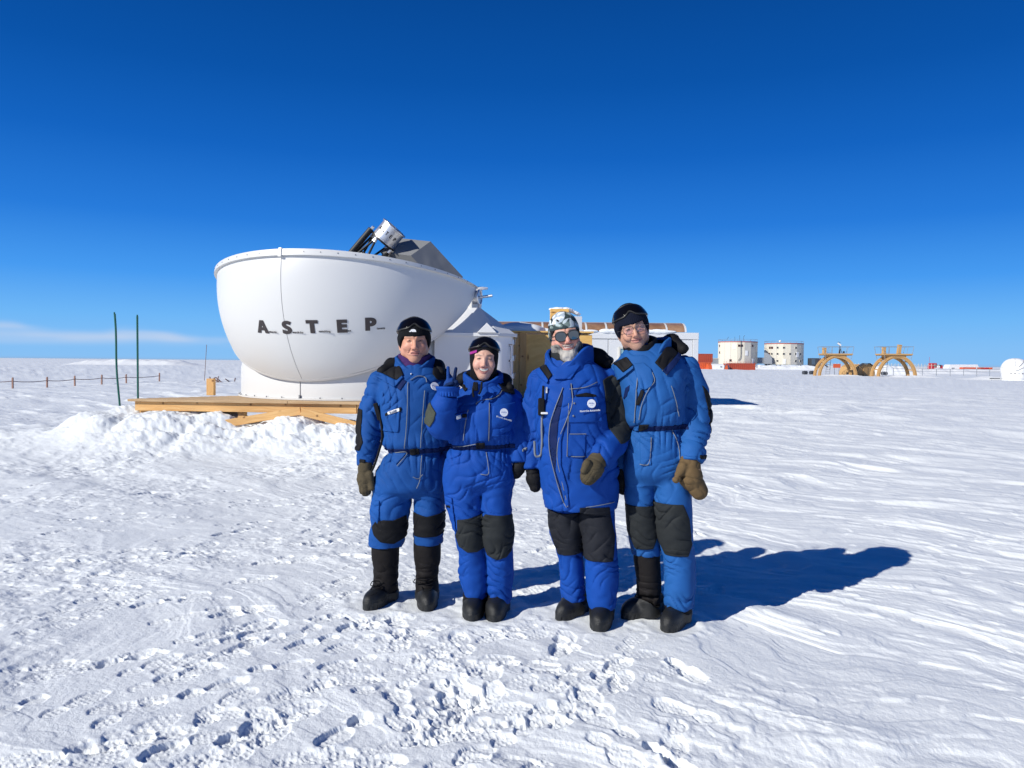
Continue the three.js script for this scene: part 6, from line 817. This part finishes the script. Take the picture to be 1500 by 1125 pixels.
function badge(P, name, x, y, r, mat, th = 0.010) { const z = front(P.whole, x, y), n = new THREE.Vector3(front(P.whole, x - 0.012, y) - front(P.whole, x + 0.012, y), front(P.whole, x, y - 0.012) - front(P.whole, x, y + 0.012), 0.024).normalize(); const g = new THREE.CylinderGeometry(r, r, 0.004, 32); planarUV(g); g.rotateX(Math.PI / 2); { const p = g.attributes.position, uv = g.attributes.uv; for (let i = 0; i < p.count; i++) uv.setXY(i, p.getX(i) / r * 0.5 + 0.5, p.getY(i) / r * 0.5 + 0.5); } g.applyQuaternion(new THREE.Quaternion().setFromUnitVectors(new THREE.Vector3(0, 0, 1), n)); g.translate(x + n.x * th, y + n.y * th, z + n.z * th); return mesh(name, g, mat, P.t); }
function canvasTex(w, h, draw) { const c = document.createElement('canvas'); c.width = w; c.height = h; draw(c.getContext('2d'), w, h); const t = new THREE.CanvasTexture(c); t.colorSpace = THREE.SRGBColorSpace; return t; }
const badgeTex = canvasTex(128, 128, (g) => { g.fillStyle = '#f4f4f6'; g.fillRect(0, 0, 128, 128); g.strokeStyle = '#c9d2e6'; g.lineWidth = 5; g.beginPath(); g.arc(64, 64, 54, 0, 7); g.stroke(); g.fillStyle = '#2b4a9a'; g.font = 'bold 34px sans-serif'; g.textAlign = 'center'; g.fillText('PNRA', 64, 76); g.fillStyle = '#8fa0c6'; g.fillRect(30, 40, 68, 5); g.fillRect(36, 88, 56, 5); });
const badgeMat = std({ map: badgeTex, roughness: 0.6 });
const pnraFont = await new FontLoader().loadAsync('fonts/droid/droid_sans_bold.typeface.json');
function stitched(P, text, x, y, size, mat, turn = 0) { const z = front(P.whole, x, y), nx = (front(P.whole, x - 0.03, y) - front(P.whole, x + 0.03, y)) / 0.06; const g = new TextGeometry(text, { font: pnraFont, size, depth: 0.002, curveSegments: 3 }); g.computeBoundingBox(); g.translate(-(g.boundingBox.min.x + g.boundingBox.max.x) / 2, -size / 2, 0); g.rotateZ(turn); g.rotateY(Math.atan(nx)); g.translate(x, y, z + 0.013); const m = mesh('stitched_lettering', g, mat, P.t); m.userData.kind = 'stuff'; return m; }
const GLASSES = (P, o) => {
  const g = new THREE.Group(); g.name = o.name; P.t.add(g); const add = (n, geo, m) => { geo.applyMatrix4(P.hm); return mesh(n, geo, m, g); };
  for (const s of [-1, 1]) {
    const sh = new THREE.Shape(); const N = 40; for (let i = 0; i <= N; i++) { const a = i / N * Math.PI * 2, k = o.pw, c = Math.cos(a), q = Math.sin(a); const x = Math.sign(c) * Math.pow(Math.abs(c), k) * o.w, y = Math.sign(q) * Math.pow(Math.abs(q), k) * o.h * (q < 0 ? 1.08 : 0.92); i ? sh.lineTo(x, y) : sh.moveTo(x, y); }
    const place = (geo) => { geo.rotateY(s * 0.16); geo.rotateX(o.tip ?? 0.05); geo.translate(s * o.dx, o.y, o.z); return geo; };
    const lens = new THREE.ExtrudeGeometry(sh, { depth: 0.0015, bevelEnabled: false, curveSegments: 8 }); { const p = lens.attributes.position; for (let i = 0; i < p.count; i++) p.setZ(i, p.getZ(i) - (p.getX(i) ** 2 + p.getY(i) ** 2) * 4.5); lens.computeVertexNormals(); }
    add('lens', place(toCreasedNormals(lens, 0.5)), o.lens);
    const pts = sh.getPoints(40).slice(0, -1).map((p) => [p.x, p.y, 0.0008 - (p.x ** 2 + p.y ** 2) * 4.5]); add('rim', place(tube(pts, o.r, 80, 6, true)), o.frame);
    add('temple', tube([[s * (o.dx + o.w), o.y + 0.004, o.z - 0.012], [s * 0.078, o.y + 0.004, o.z - 0.03], [s * 0.092, o.y + 0.002, 0.0]], o.r, 12, 6), o.frame);
  }
  add('bridge', tube([[-(o.dx - o.w) - 0.001, o.y + 0.004, o.z], [0, o.y + 0.009, o.z + 0.004], [o.dx - o.w + 0.001, o.y + 0.004, o.z]], o.r, 10, 6), o.frame); return g;
};
// ---------------------------------------------------------------- first person: black beanie with goggles, olive mitten
{
  const S = SPEC_A, P = person(S, 'person in faded blue coverall and tall black boots, goggles on a black beanie, olive mitten', { seed: 3.3, mat: FAB.mid, belt: S.torso[7][0], fade: 1, laceL: true, laceR: true, face: { skin: [0.58, 0.28, 0.18], ears: true, flush: 0.45, brow: [0.22, 0.15, 0.12], browStrength: 0.45, lines: 1.3, stubble: 0.12, stubbleColour: [0.4, 0.3, 0.26] } });
  const hat = headPiece(P, 'beanie', beanie(null, -0.068), FAB.knit);
  const lg = new THREE.Shape(); lg.moveTo(-0.021, -0.006); lg.lineTo(-0.010, -0.006); lg.lineTo(-0.009, -0.002); lg.lineTo(-0.004, -0.006); lg.lineTo(0.018, -0.006); lg.bezierCurveTo(0.019, 0.004, 0.012, 0.010, 0.002, 0.010); lg.lineTo(-0.006, 0.009); lg.bezierCurveTo(-0.013, 0.008, -0.012, 0.001, -0.021, -0.002); const lgg = new THREE.ExtrudeGeometry(lg, { depth: 0.003, bevelEnabled: false }); lgg.rotateX(-0.10); lgg.rotateY(-0.10); lgg.translate(-0.010, 0.069, 0.0975); lgg.applyMatrix4(P.hm); mesh('logo_patch', lgg, FAB.white, hat);
  goggles(hat, P.hm);
  const n = new THREE.Vector3(0, -0.12, -0.01).applyMatrix4(P.hm);
  collar(P, 'neck_warmer', FAB.purple, { x: n.x, z: n.z, y0: 1.43, y1: 1.548, a: 0.094, b: 0.092, a2: 0.092, b2: 0.095, th: 0.010, dip: 0.035, back: 0.02 });
  collar(P, 'collar', FAB.mid, { x: n.x + 0.002, z: n.z - 0.005, y0: 1.40, y1: 1.530, a: 0.125, b: 0.118, a2: 0.118, b2: 0.118, th: 0.011, dip: 0.075, back: 0.03, tilt: -0.02 });
  mesh('hood', sdfMesh((x, y, z) => { let d = capsule(x, y, z, [-0.13, 1.47, -0.06], [0, 1.475, -0.16], 0.055, 0.065); d = smin(d, capsule(x, y, z, [0, 1.475, -0.16], [0.14, 1.465, -0.06], 0.065, 0.055), 0.03); d = smin(d, capsule(x, y, z, [-0.13, 1.47, -0.06], [-0.185, 1.44, 0.01], 0.055, 0.035), 0.03); d = smin(d, capsule(x, y, z, [0.14, 1.465, -0.06], [0.18, 1.43, 0.02], 0.05, 0.03), 0.03); return d + 0.008 * crease(n3(x * 12, y * 12, z * 12)) - 0.004 * n3(x * 9, y * 9, z * 9); }, [-0.3, 1.35, -0.3], [0.3, 1.6, 0.15], 0.008, tint(0.1, 18)), FAB.black, P.t);
  mitten(P.t, S.pts.mitL, S.pts.mitLt, [S.pts.mitLthumb[0] - 0.015, S.pts.mitLthumb[1] + 0.02, S.pts.mitLthumb[2]], [S.pts.mitLthumb[0], S.pts.mitLthumb[1] - 0.06, S.pts.mitLthumb[2] + 0.01], FAB.mitten, 0.050, 0.040);
  mitten(P.t, S.pts.mitR, S.pts.mitRt, null, null, FAB.mitten);
  // the black strap running from the chest down to the mitten
  const sp = [[-0.213, 1.225], [-0.186, 1.14], [-0.172, 1.03], [-0.196, 0.95], [-0.238, 0.83], [-0.290, 0.755]].map(([x, y]) => [x, y, Math.max(front(P.whole, x, y), 0.05) + 0.012]); const st = mesh('strap', tube(sp, 0.0075, 60, 7), FAB.black, P.t);
  mesh('strap_radio', box(sp[0][0] + 0.008, 1.19, sp[0][2] + 0.008, 0.028, 0.11, 0.022, 0.006, [0, 0, 0.28]), FAB.black, P.t);
  stitched(P, 'E.ABE', S.pts.tag[0], S.pts.tag[1], 0.012, FAB.navy, 0.28);
  badge(P, 'chest_badge', 0.148, 1.348, 0.027, badgeMat, 0.008);
  for (const [x, y] of [[0.005, 1.425], [-0.148, 0.925]]) { const z = front(P.whole, x, y); mesh('snap', new THREE.SphereGeometry(0.005, 10, 6).translate(x, y, z + 0.006), FAB.white, P.t); }
}
// ---------------------------------------------------------------- second person: smiling, raising two fingers
{
  const S = SPEC_B, P = person(S, 'smiling person in bright blue coverall raising a gloved hand with two fingers spread', { seed: 8.1, mat: FAB.royal, belt: S.torso[7][0], face: { skin: [0.60, 0.345, 0.255], flush: 0.45, brow: [0.10, 0.06, 0.045], browStrength: 0.7, smile: 0.9, open: 0.0095, mw: 0.031, jaw: 0.95, nose: -0.006, lines: 0.5, shallow: 0.006 } });
  const hole = (x, y, z) => ell(x, y + 0.024, z - 0.09, 0.074, 0.094, 0.066);
  const bal = headPiece(P, 'balaclava', (x, y, z) => { let d = ell(x, y - CR[3], z - CR[4], CR[0] + 0.010, CR[1] + 0.010, CR[2] + 0.010); d = smin(d, ell(x, y + 0.045, z - 0.002, 0.078, 0.085, 0.092), 0.03); d = smin(d, capsule(x, y, z, [0, -0.11, -0.02], [0, -0.19, -0.03], 0.083, 0.098), 0.03); d += 0.005 * crease(n3(x * 16, y * 24, z * 16)) * sstep(-0.07, -0.11, y); return Math.max(smax(d, -hole(x, y, z), 0.006), -0.19 - y); }, FAB.knit, [-0.14, -0.2, -0.16], [0.14, 0.17, 0.13], 0.004);
  headPiece(P, 'hat_band', (x, y, z) => smax(ell(x, y - CR[3] - 0.002, z - CR[4], CR[0] + 0.015, CR[1] + 0.014, CR[2] + 0.015), Math.max(0.052 + 0.03 * sstep(-0.03, 0.08, z) - y, -1), 0.006), FAB.knitNavy);
  headPiece(P, 'magenta_band', (x, y, z) => smax(Math.abs(ell(x, y - CR[3], z - CR[4], CR[0] + 0.012, CR[1] + 0.012, CR[2] + 0.012)) - 0.003, Math.max(Math.abs(y - 0.047 - 0.35 * (x + 0.075)) - 0.009, x + 0.045, 0.02 - z), 0.003), FAB.magenta, [-0.13, -0.02, -0.02], [0, 0.12, 0.13], 0.0035);
  goggles(bal, P.hm, 0.012, 1);
  const n = new THREE.Vector3(0, -0.12, -0.015).applyMatrix4(P.hm);
  collar(P, 'collar', FAB.royal, { x: n.x, z: n.z - 0.005, y0: 1.33, y1: 1.435, a: 0.115, b: 0.115, a2: 0.112, b2: 0.118, th: 0.011, dip: 0.055, back: 0.03 });
  mesh('hood', sdfMesh((x, y, z) => { let d = capsule(x, y, z, [-0.10, 1.395, -0.06], [0.02, 1.40, -0.15], 0.05, 0.06); d = smin(d, capsule(x, y, z, [0.02, 1.40, -0.15], [0.14, 1.38, -0.06], 0.06, 0.05), 0.03); d = smin(d, capsule(x, y, z, [0.14, 1.38, -0.06], [0.18, 1.35, 0.02], 0.045, 0.03), 0.03); return d + 0.008 * crease(n3(x * 12, y * 12, z * 12 + 4)) - 0.004 * n3(x * 9, y * 9, z * 9); }, [-0.25, 1.28, -0.28], [0.28, 1.5, 0.12], 0.008, tint(0.1, 18)), FAB.black, P.t);
  mesh('toggle_cord', [tube([[-0.025, 1.385, 0.165], [-0.035, 1.34, 0.185], [-0.03, 1.30, 0.19]], 0.006, 14, 6), tube([[0.015, 1.385, 0.165], [0.012, 1.34, 0.19], [0.0, 1.315, 0.195]], 0.006, 14, 6), box(-0.02, 1.36, 0.178, 0.03, 0.05, 0.02, 0.006)], FAB.black, P.t).userData.kind = 'stuff';
  // the raised glove: palm, two fingers up and spread, two folded under the thumb
  const w = S.pts.wrist, X = w[0], Y = w[1], Z = w[2];
  const fingers = [[[0.006, 0.058, 0.0], [0.006, 0.098, 0.002], [0.004, 0.140, 0.004], 0.0112], [[0.036, 0.058, -0.004], [0.043, 0.096, -0.004], [0.049, 0.134, -0.002], 0.0112], [[0.050, 0.054, 0.004], [0.056, 0.060, 0.034], [0.044, 0.042, 0.044], 0.0105], [[0.060, 0.042, 0.002], [0.066, 0.044, 0.030], [0.054, 0.030, 0.040], 0.0098], [[-0.012, 0.022, 0.020], [0.004, 0.040, 0.042], [0.032, 0.052, 0.050], 0.0125]];
  mesh('glove', sdfMesh((x, y, z) => { const a = x - X, b = y - Y, c = z - Z; let d = ell(a - 0.022, b - 0.035, c, 0.044, 0.046, 0.024); d = smin(d, capsule(a, b, c, [0.012, -0.05, 0], [0.016, 0.01, 0], 0.032, 0.036), 0.02); let q = 1e9; for (const [p0, p1, p2, r] of fingers) q = Math.min(q, Math.min(capsule(a, b, c, p0, p1, r * 1.05, r), capsule(a, b, c, p1, p2, r, r * 0.86))); return smin(d, q, 0.007) + 0.0015 * crease(n3(x * 30, y * 60, z * 30)); }, [X - 0.07, Y - 0.08, Z - 0.06], [X + 0.11, Y + 0.17, Z + 0.08], 0.0042, (x, y, z, c) => { const k = (z - Z > 0.026 || (y - Y > 0.05 && x - X > 0.03)) ? 0.32 : 1; c[0] = c[1] = c[2] = k; }), cloth(0.010, 0.050, 0.22, 0.8), P.t);
  mesh('cuff', sdfMesh((x, y, z) => { const a = x - X - 0.004, b = y - Y, c = z - Z; const gath = 0.004 * Math.sin(Math.atan2(a, c) * 22 + b * 30); return smax(Math.abs(Math.hypot(a, c * 1.05) - 0.056 - 0.010 * sstep(0.0, 0.03, b) + gath * gauss(b + 0.02, 0.012)) - 0.007, Math.abs(b - 0.003) - 0.030, 0.008); }, [X - 0.1, Y - 0.05, Z - 0.1], [X + 0.1, Y + 0.06, Z + 0.1], 0.005, tint(0.1, 20)), FAB.royal, P.t);
  const gr = S.pts.gloveR, gt = S.pts.gloveRt; const gl = mitten(P.t, [gr[0] + 0.004, gr[1] + 0.05, gr[2]], gt, null, null, FAB.black, 0.042, 0.034); gl.name = 'glove';
  badge(P, 'chest_badge', 0.142, 1.209, 0.0235, badgeMat); stitched(P, 'Ricerche Antartide', 0.147, 1.176, 0.0085, FAB.white, -0.28);
}
// ---------------------------------------------------------------- third person: sunglasses, patterned headgear, grey beard, long jacket
{
  const S = SPEC_C, P = person(S, 'bearded person in long bright blue parka with mirrored sunglasses and patterned head scarf', { seed: 5.7, mat: FAB.royal, jacket: true, face: { skin: [0.58, 0.30, 0.22], flush: 0.95, brow: [0.3, 0.28, 0.26], lines: 1, smile: 0.45, open: 0.003, jaw: 1.15, nose: 0.001 } });
  headPiece(P, 'head_scarf', (x, y, z) => { const cut = -0.050 + 0.094 * sstep(-0.02, 0.07, z); const d = ell(x, y - CR[3] - 0.006, z - CR[4], CR[0] + 0.009, CR[1] + 0.018, CR[2] + 0.011) + 0.004 * crease(n3(x * 14 + 2, y * 30 + x * 20, z * 14)) - 0.006 * n3(x * 22, y * 22, z * 22) * sstep(0.08, 0.14, y); return smax(d, cut - y, 0.006); }, cloth(1, 1, 1, 0.85, 0.1), [-0.13, -0.1, -0.15], [0.13, 0.19, 0.13], 0.0034, (x, y, z, c) => {
    const a = n3(x * 26 + 1, y * 40 + x * 24, z * 26), b = n3(x * 55 + 9, y * 60 - x * 40, z * 50), left = sstep(0.03, -0.03, x + 0.25 * (0.10 - y)) * sstep(0.05, 0.12, y); let k = [0.035, 0.055, 0.060]; if (a > 0.15) k = [0.16, 0.21, 0.20]; if (a > 0.45) k = [0.42, 0.50, 0.52]; if (a < -0.45) k = [0.018, 0.016, 0.018]; if (b > 0.45 && a > -0.2) k = [0.30, 0.24, 0.20]; if (left > 0.4 && a > -0.35) k = b > -0.1 ? [0.68, 0.73, 0.80] : [0.34, 0.40, 0.46]; if (y > 0.05 && y < 0.10 && Math.abs(x) < 0.05 && b > 0.15) k = [0.5, 0.57, 0.60]; c[0] = k[0]; c[1] = k[1]; c[2] = k[2]; });
  const hair = [headPiece(P, 'beard', (x, y, z) => { const ax = Math.abs(x), my = -0.057 + 0.45 * ax * ax * 14; const low = P.hd(x, y, z) - 0.004 - 0.010 * sstep(-0.075, -0.110, y) - 0.004 * n3(x * 40, y * 28, z * 40) - 0.002 * n3(x * 110, y * 70, z * 110); const side = sstep(0.028, 0.060, ax); const top = lerp(my - 0.014, -0.030, side); const ext = ell(x, y + 0.122, z - 0.070, 0.034, 0.034, 0.026) - 0.004 * n3(x * 60, y * 30, z * 60); return smax(smin(low, ext, 0.02), Math.max(y - top, -0.158 - y, -0.012 - z - 0.2 * y), 0.004); }, cloth(1, 1, 1, 0.95, 0.2), [-0.10, -0.17, -0.06], [0.10, 0.02, 0.13], 0.0034, (x, y, z, c) => { const v = 0.30 + 0.13 * n3(x * 90, y * 40, z * 90) + 0.10 * gauss(x, 0.03) - 0.13 * sstep(0.035, 0.06, Math.abs(x)); c[0] = v * 1.04; c[1] = v * 0.98; c[2] = v * 0.90; })];
  headPiece(P, 'moustache', (x, y, z) => { const ax = Math.abs(x), my = -0.057 + 0.45 * ax * ax * 14; return smax(P.hd(x, y, z) - 0.003 - 0.002 * n3(x * 90, y * 60, z * 90), Math.max(Math.abs(y - my - 0.013 + ax * 0.12) - 0.0055, ax - 0.032, 0.05 - z), 0.003); }, cloth(0.40, 0.33, 0.29, 0.95), [-0.06, -0.09, 0.03], [0.06, -0.02, 0.13], 0.003);
  GLASSES(P, { name: 'sunglasses', dx: 0.0350, w: 0.0295, h: 0.0255, pw: 0.85, y: 0.007, z: 0.110, r: 0.0028, lens: mirrorLens, frame: frameBlack, tip: 0.10 });
  const n = new THREE.Vector3(0, -0.14, -0.01).applyMatrix4(P.hm);
  collar(P, 'neck_warmer', FAB.char, { x: n.x, z: n.z, y0: 1.47, y1: 1.568, a: 0.095, b: 0.095, th: 0.010, dip: 0.03, back: 0.02 });
  collar(P, 'collar', FAB.royal, { x: n.x + 0.0, z: n.z - 0.005, y0: 1.44, y1: 1.585, a: 0.135, b: 0.130, a2: 0.128, b2: 0.128, th: 0.013, dip: 0.10, back: 0.03, tilt: 0.16, open: -0.4 });
  mesh('hood', sdfMesh((x, y, z) => { let d = capsule(x, y, z, [-0.15, 1.50, -0.10], [-0.02, 1.55, -0.17], 0.055, 0.07); d = smin(d, capsule(x, y, z, [-0.02, 1.55, -0.17], [0.12, 1.535, -0.12], 0.07, 0.06), 0.03); d = smin(d, capsule(x, y, z, [0.12, 1.535, -0.12], [0.165, 1.50, -0.06], 0.045, 0.035), 0.03); d = smin(d, ell(x - 0.155, y - 1.52, z + 0.14, 0.062, 0.035, 0.09), 0.015); return d + 0.010 * crease(n3(x * 13, y * 13, z * 13 + 9)) - 0.005 * n3(x * 10, y * 10, z * 10); }, [-0.3, 1.4, -0.32], [0.3, 1.66, 0.06], 0.008, tint(0.1, 18)), FAB.black, P.t);
  mitten(P.t, S.pts.mitR, S.pts.mitRt, [S.pts.mitRthumb[0] + 0.02, S.pts.mitRthumb[1] + 0.02, S.pts.mitRthumb[2]], [S.pts.mitRthumb[0], S.pts.mitRthumb[1] - 0.02, S.pts.mitRthumb[2] + 0.005], FAB.mitten, 0.060, 0.050);
  mitten(P.t, S.pts.mitL, S.pts.mitLt, null, null, FAB.black, 0.046, 0.038);
  badge(P, 'chest_badge', S.badge[0], S.badge[1], 0.0245, badgeMat, 0.013); stitched(P, 'Ricerche Antartide', S.badge[0] - 0.005, S.badge[1] - 0.037, 0.0098, FAB.white, 0.05);
  // grey cord looped from the chest, with a small black radio
  const hk = [[-0.222, 1.29], [-0.228, 1.15], [-0.226, 1.03], [-0.235, 0.965], [-0.258, 0.962], [-0.268, 1.05]].map(([x, y]) => [x, y, Math.max(front(P.whole, x, y), 0.10) + 0.012]); mesh('cord_loop', tube(hk, 0.007, 60, 7), FAB.grey, P.t);
  { const z = front(P.whole, -0.225, 1.26) + 0.014; mesh('radio', box(-0.232, 1.25, z, 0.038, 0.10, 0.03, 0.008), FAB.black, P.t); mesh('radio_aerial', rod([-0.224, 1.30, z], [-0.222, 1.37, z + 0.004], 0.007), FAB.black, P.t); mesh('radio_clip', box(-0.205, 1.345, z - 0.008, 0.014, 0.035, 0.014, 0.003), FAB.white, P.t); mesh('radio_clip', box(-0.215, 1.215, z + 0.012, 0.04, 0.012, 0.012, 0.003), FAB.white, P.t); }
  for (const [x, y] of [[-0.055, 1.205], [-0.05, 1.275]]) mesh('snap', new THREE.SphereGeometry(0.006, 10, 6).translate(x, y, front(P.whole, x, y) + 0.010), FAB.grey, P.t);
}
// ---------------------------------------------------------------- fourth person: glasses, head tilted, brown mitten
{
  const S = SPEC_D, P = person(S, 'tall person in faded blue coverall with clear glasses, tilted head and tan brown mitten', { seed: 12.9, mat: FAB.faded, belt: S.torso[7][0], fade: 1, laceL: true, laceR: false, face: { skin: [0.52, 0.285, 0.19], ears: true, flush: 0.4, brow: [0.10, 0.07, 0.055], browStrength: 0.6, lines: 1.4, stubble: 0.32, stubbleColour: [0.22, 0.16, 0.14], smile: 0.35, nose: 0.002 } });
  const hat = headPiece(P, 'beanie', beanie(null, -0.068, 0.017), FAB.knitNavy); goggles(hat, P.hm, 0.015, 0);
  GLASSES(P, { name: 'glasses', dx: 0.0335, w: 0.0275, h: 0.0215, pw: 0.72, y: 0.010, z: 0.106, r: 0.0015, lens: clearLens, frame: wire });
  const n = new THREE.Vector3(0, -0.13, -0.015).applyMatrix4(P.hm);
  collar(P, 'neck_warmer', FAB.black, { x: n.x + 0.030, x2: n.x + 0.012, z: n.z, y0: 1.53, y1: 1.648, a: 0.098, b: 0.100, a2: 0.090, b2: 0.094, th: 0.012, dip: 0.04, back: 0.02, tilt: 0.15 });
  collar(P, 'collar', FAB.faded, { x: n.x + 0.055, z: n.z - 0.005, y0: 1.50, y1: 1.610, a: 0.128, b: 0.126, a2: 0.128, b2: 0.122, th: 0.012, dip: 0.125, back: 0.03, tilt: 0.35, open: -0.35 });
  mesh('hood', sdfMesh((x, y, z) => { let d = capsule(x, y, z, [-0.15, 1.54, -0.08], [-0.03, 1.59, -0.17], 0.045, 0.06); d = smin(d, capsule(x, y, z, [-0.03, 1.59, -0.17], [0.06, 1.625, -0.12], 0.065, 0.055), 0.03); d = smin(d, capsule(x, y, z, [0.06, 1.625, -0.12], [0.10, 1.585, -0.02], 0.05, 0.035), 0.03); return d + 0.010 * crease(n3(x * 13, y * 13, z * 13 + 2)) - 0.005 * n3(x * 10, y * 10, z * 10); }, [-0.34, 1.42, -0.3], [0.3, 1.74, 0.12], 0.008, tint(0.1, 18)), FAB.black, P.t);
  const W = S.pts.mitR, Mm = S.pts.mitRm, T = S.pts.mitRt, a0 = S.pts.mitRthumb0, a1 = S.pts.mitRthumb;
  mesh('mitten', sdfMesh((x, y, z) => { let d = capsule(x, y, z, [W[0], W[1] + 0.03, W[2]], Mm, 0.060, 0.064); d = smin(d, capsule(x, y, z, Mm, T, 0.064, 0.050), 0.02); d = smin(d, capsule(x, y, z, a0, a1, 0.032, 0.024), 0.012); d += 0.005 * gauss(y - (Mm[1] + 0.005) + 0.1 * (x - Mm[0]), 0.006) + 0.004 * crease(n3(x * 14, y * 26, z * 14)); return d; }, [a1[0] - 0.08, T[1] - 0.08, W[2] - 0.11], [T[0] + 0.09, W[1] + 0.08, a1[2] + 0.10], 0.0052, tint(0.14, 24)), FAB.mittenBrown, P.t);
  mesh('mitten_button', new THREE.CylinderGeometry(0.013, 0.013, 0.008, 20).rotateX(Math.PI / 2).rotateY(0.2).translate(T[0] - 0.006, T[1] + 0.012, T[2] + 0.044), cloth(0.17, 0.115, 0.06), P.t);
  mesh('mitten_strap', box(W[0] + 0.012, W[1] - 0.02, W[2] + 0.059, 0.085, 0.012, 0.006, 0.002, [0, 0.1, 0.12]), cloth(0.14, 0.095, 0.075), P.t);
  mitten(P.t, S.pts.mitL, S.pts.mitLt, null, null, FAB.black, 0.046, 0.038);
}
renderer.render(scene, camera);
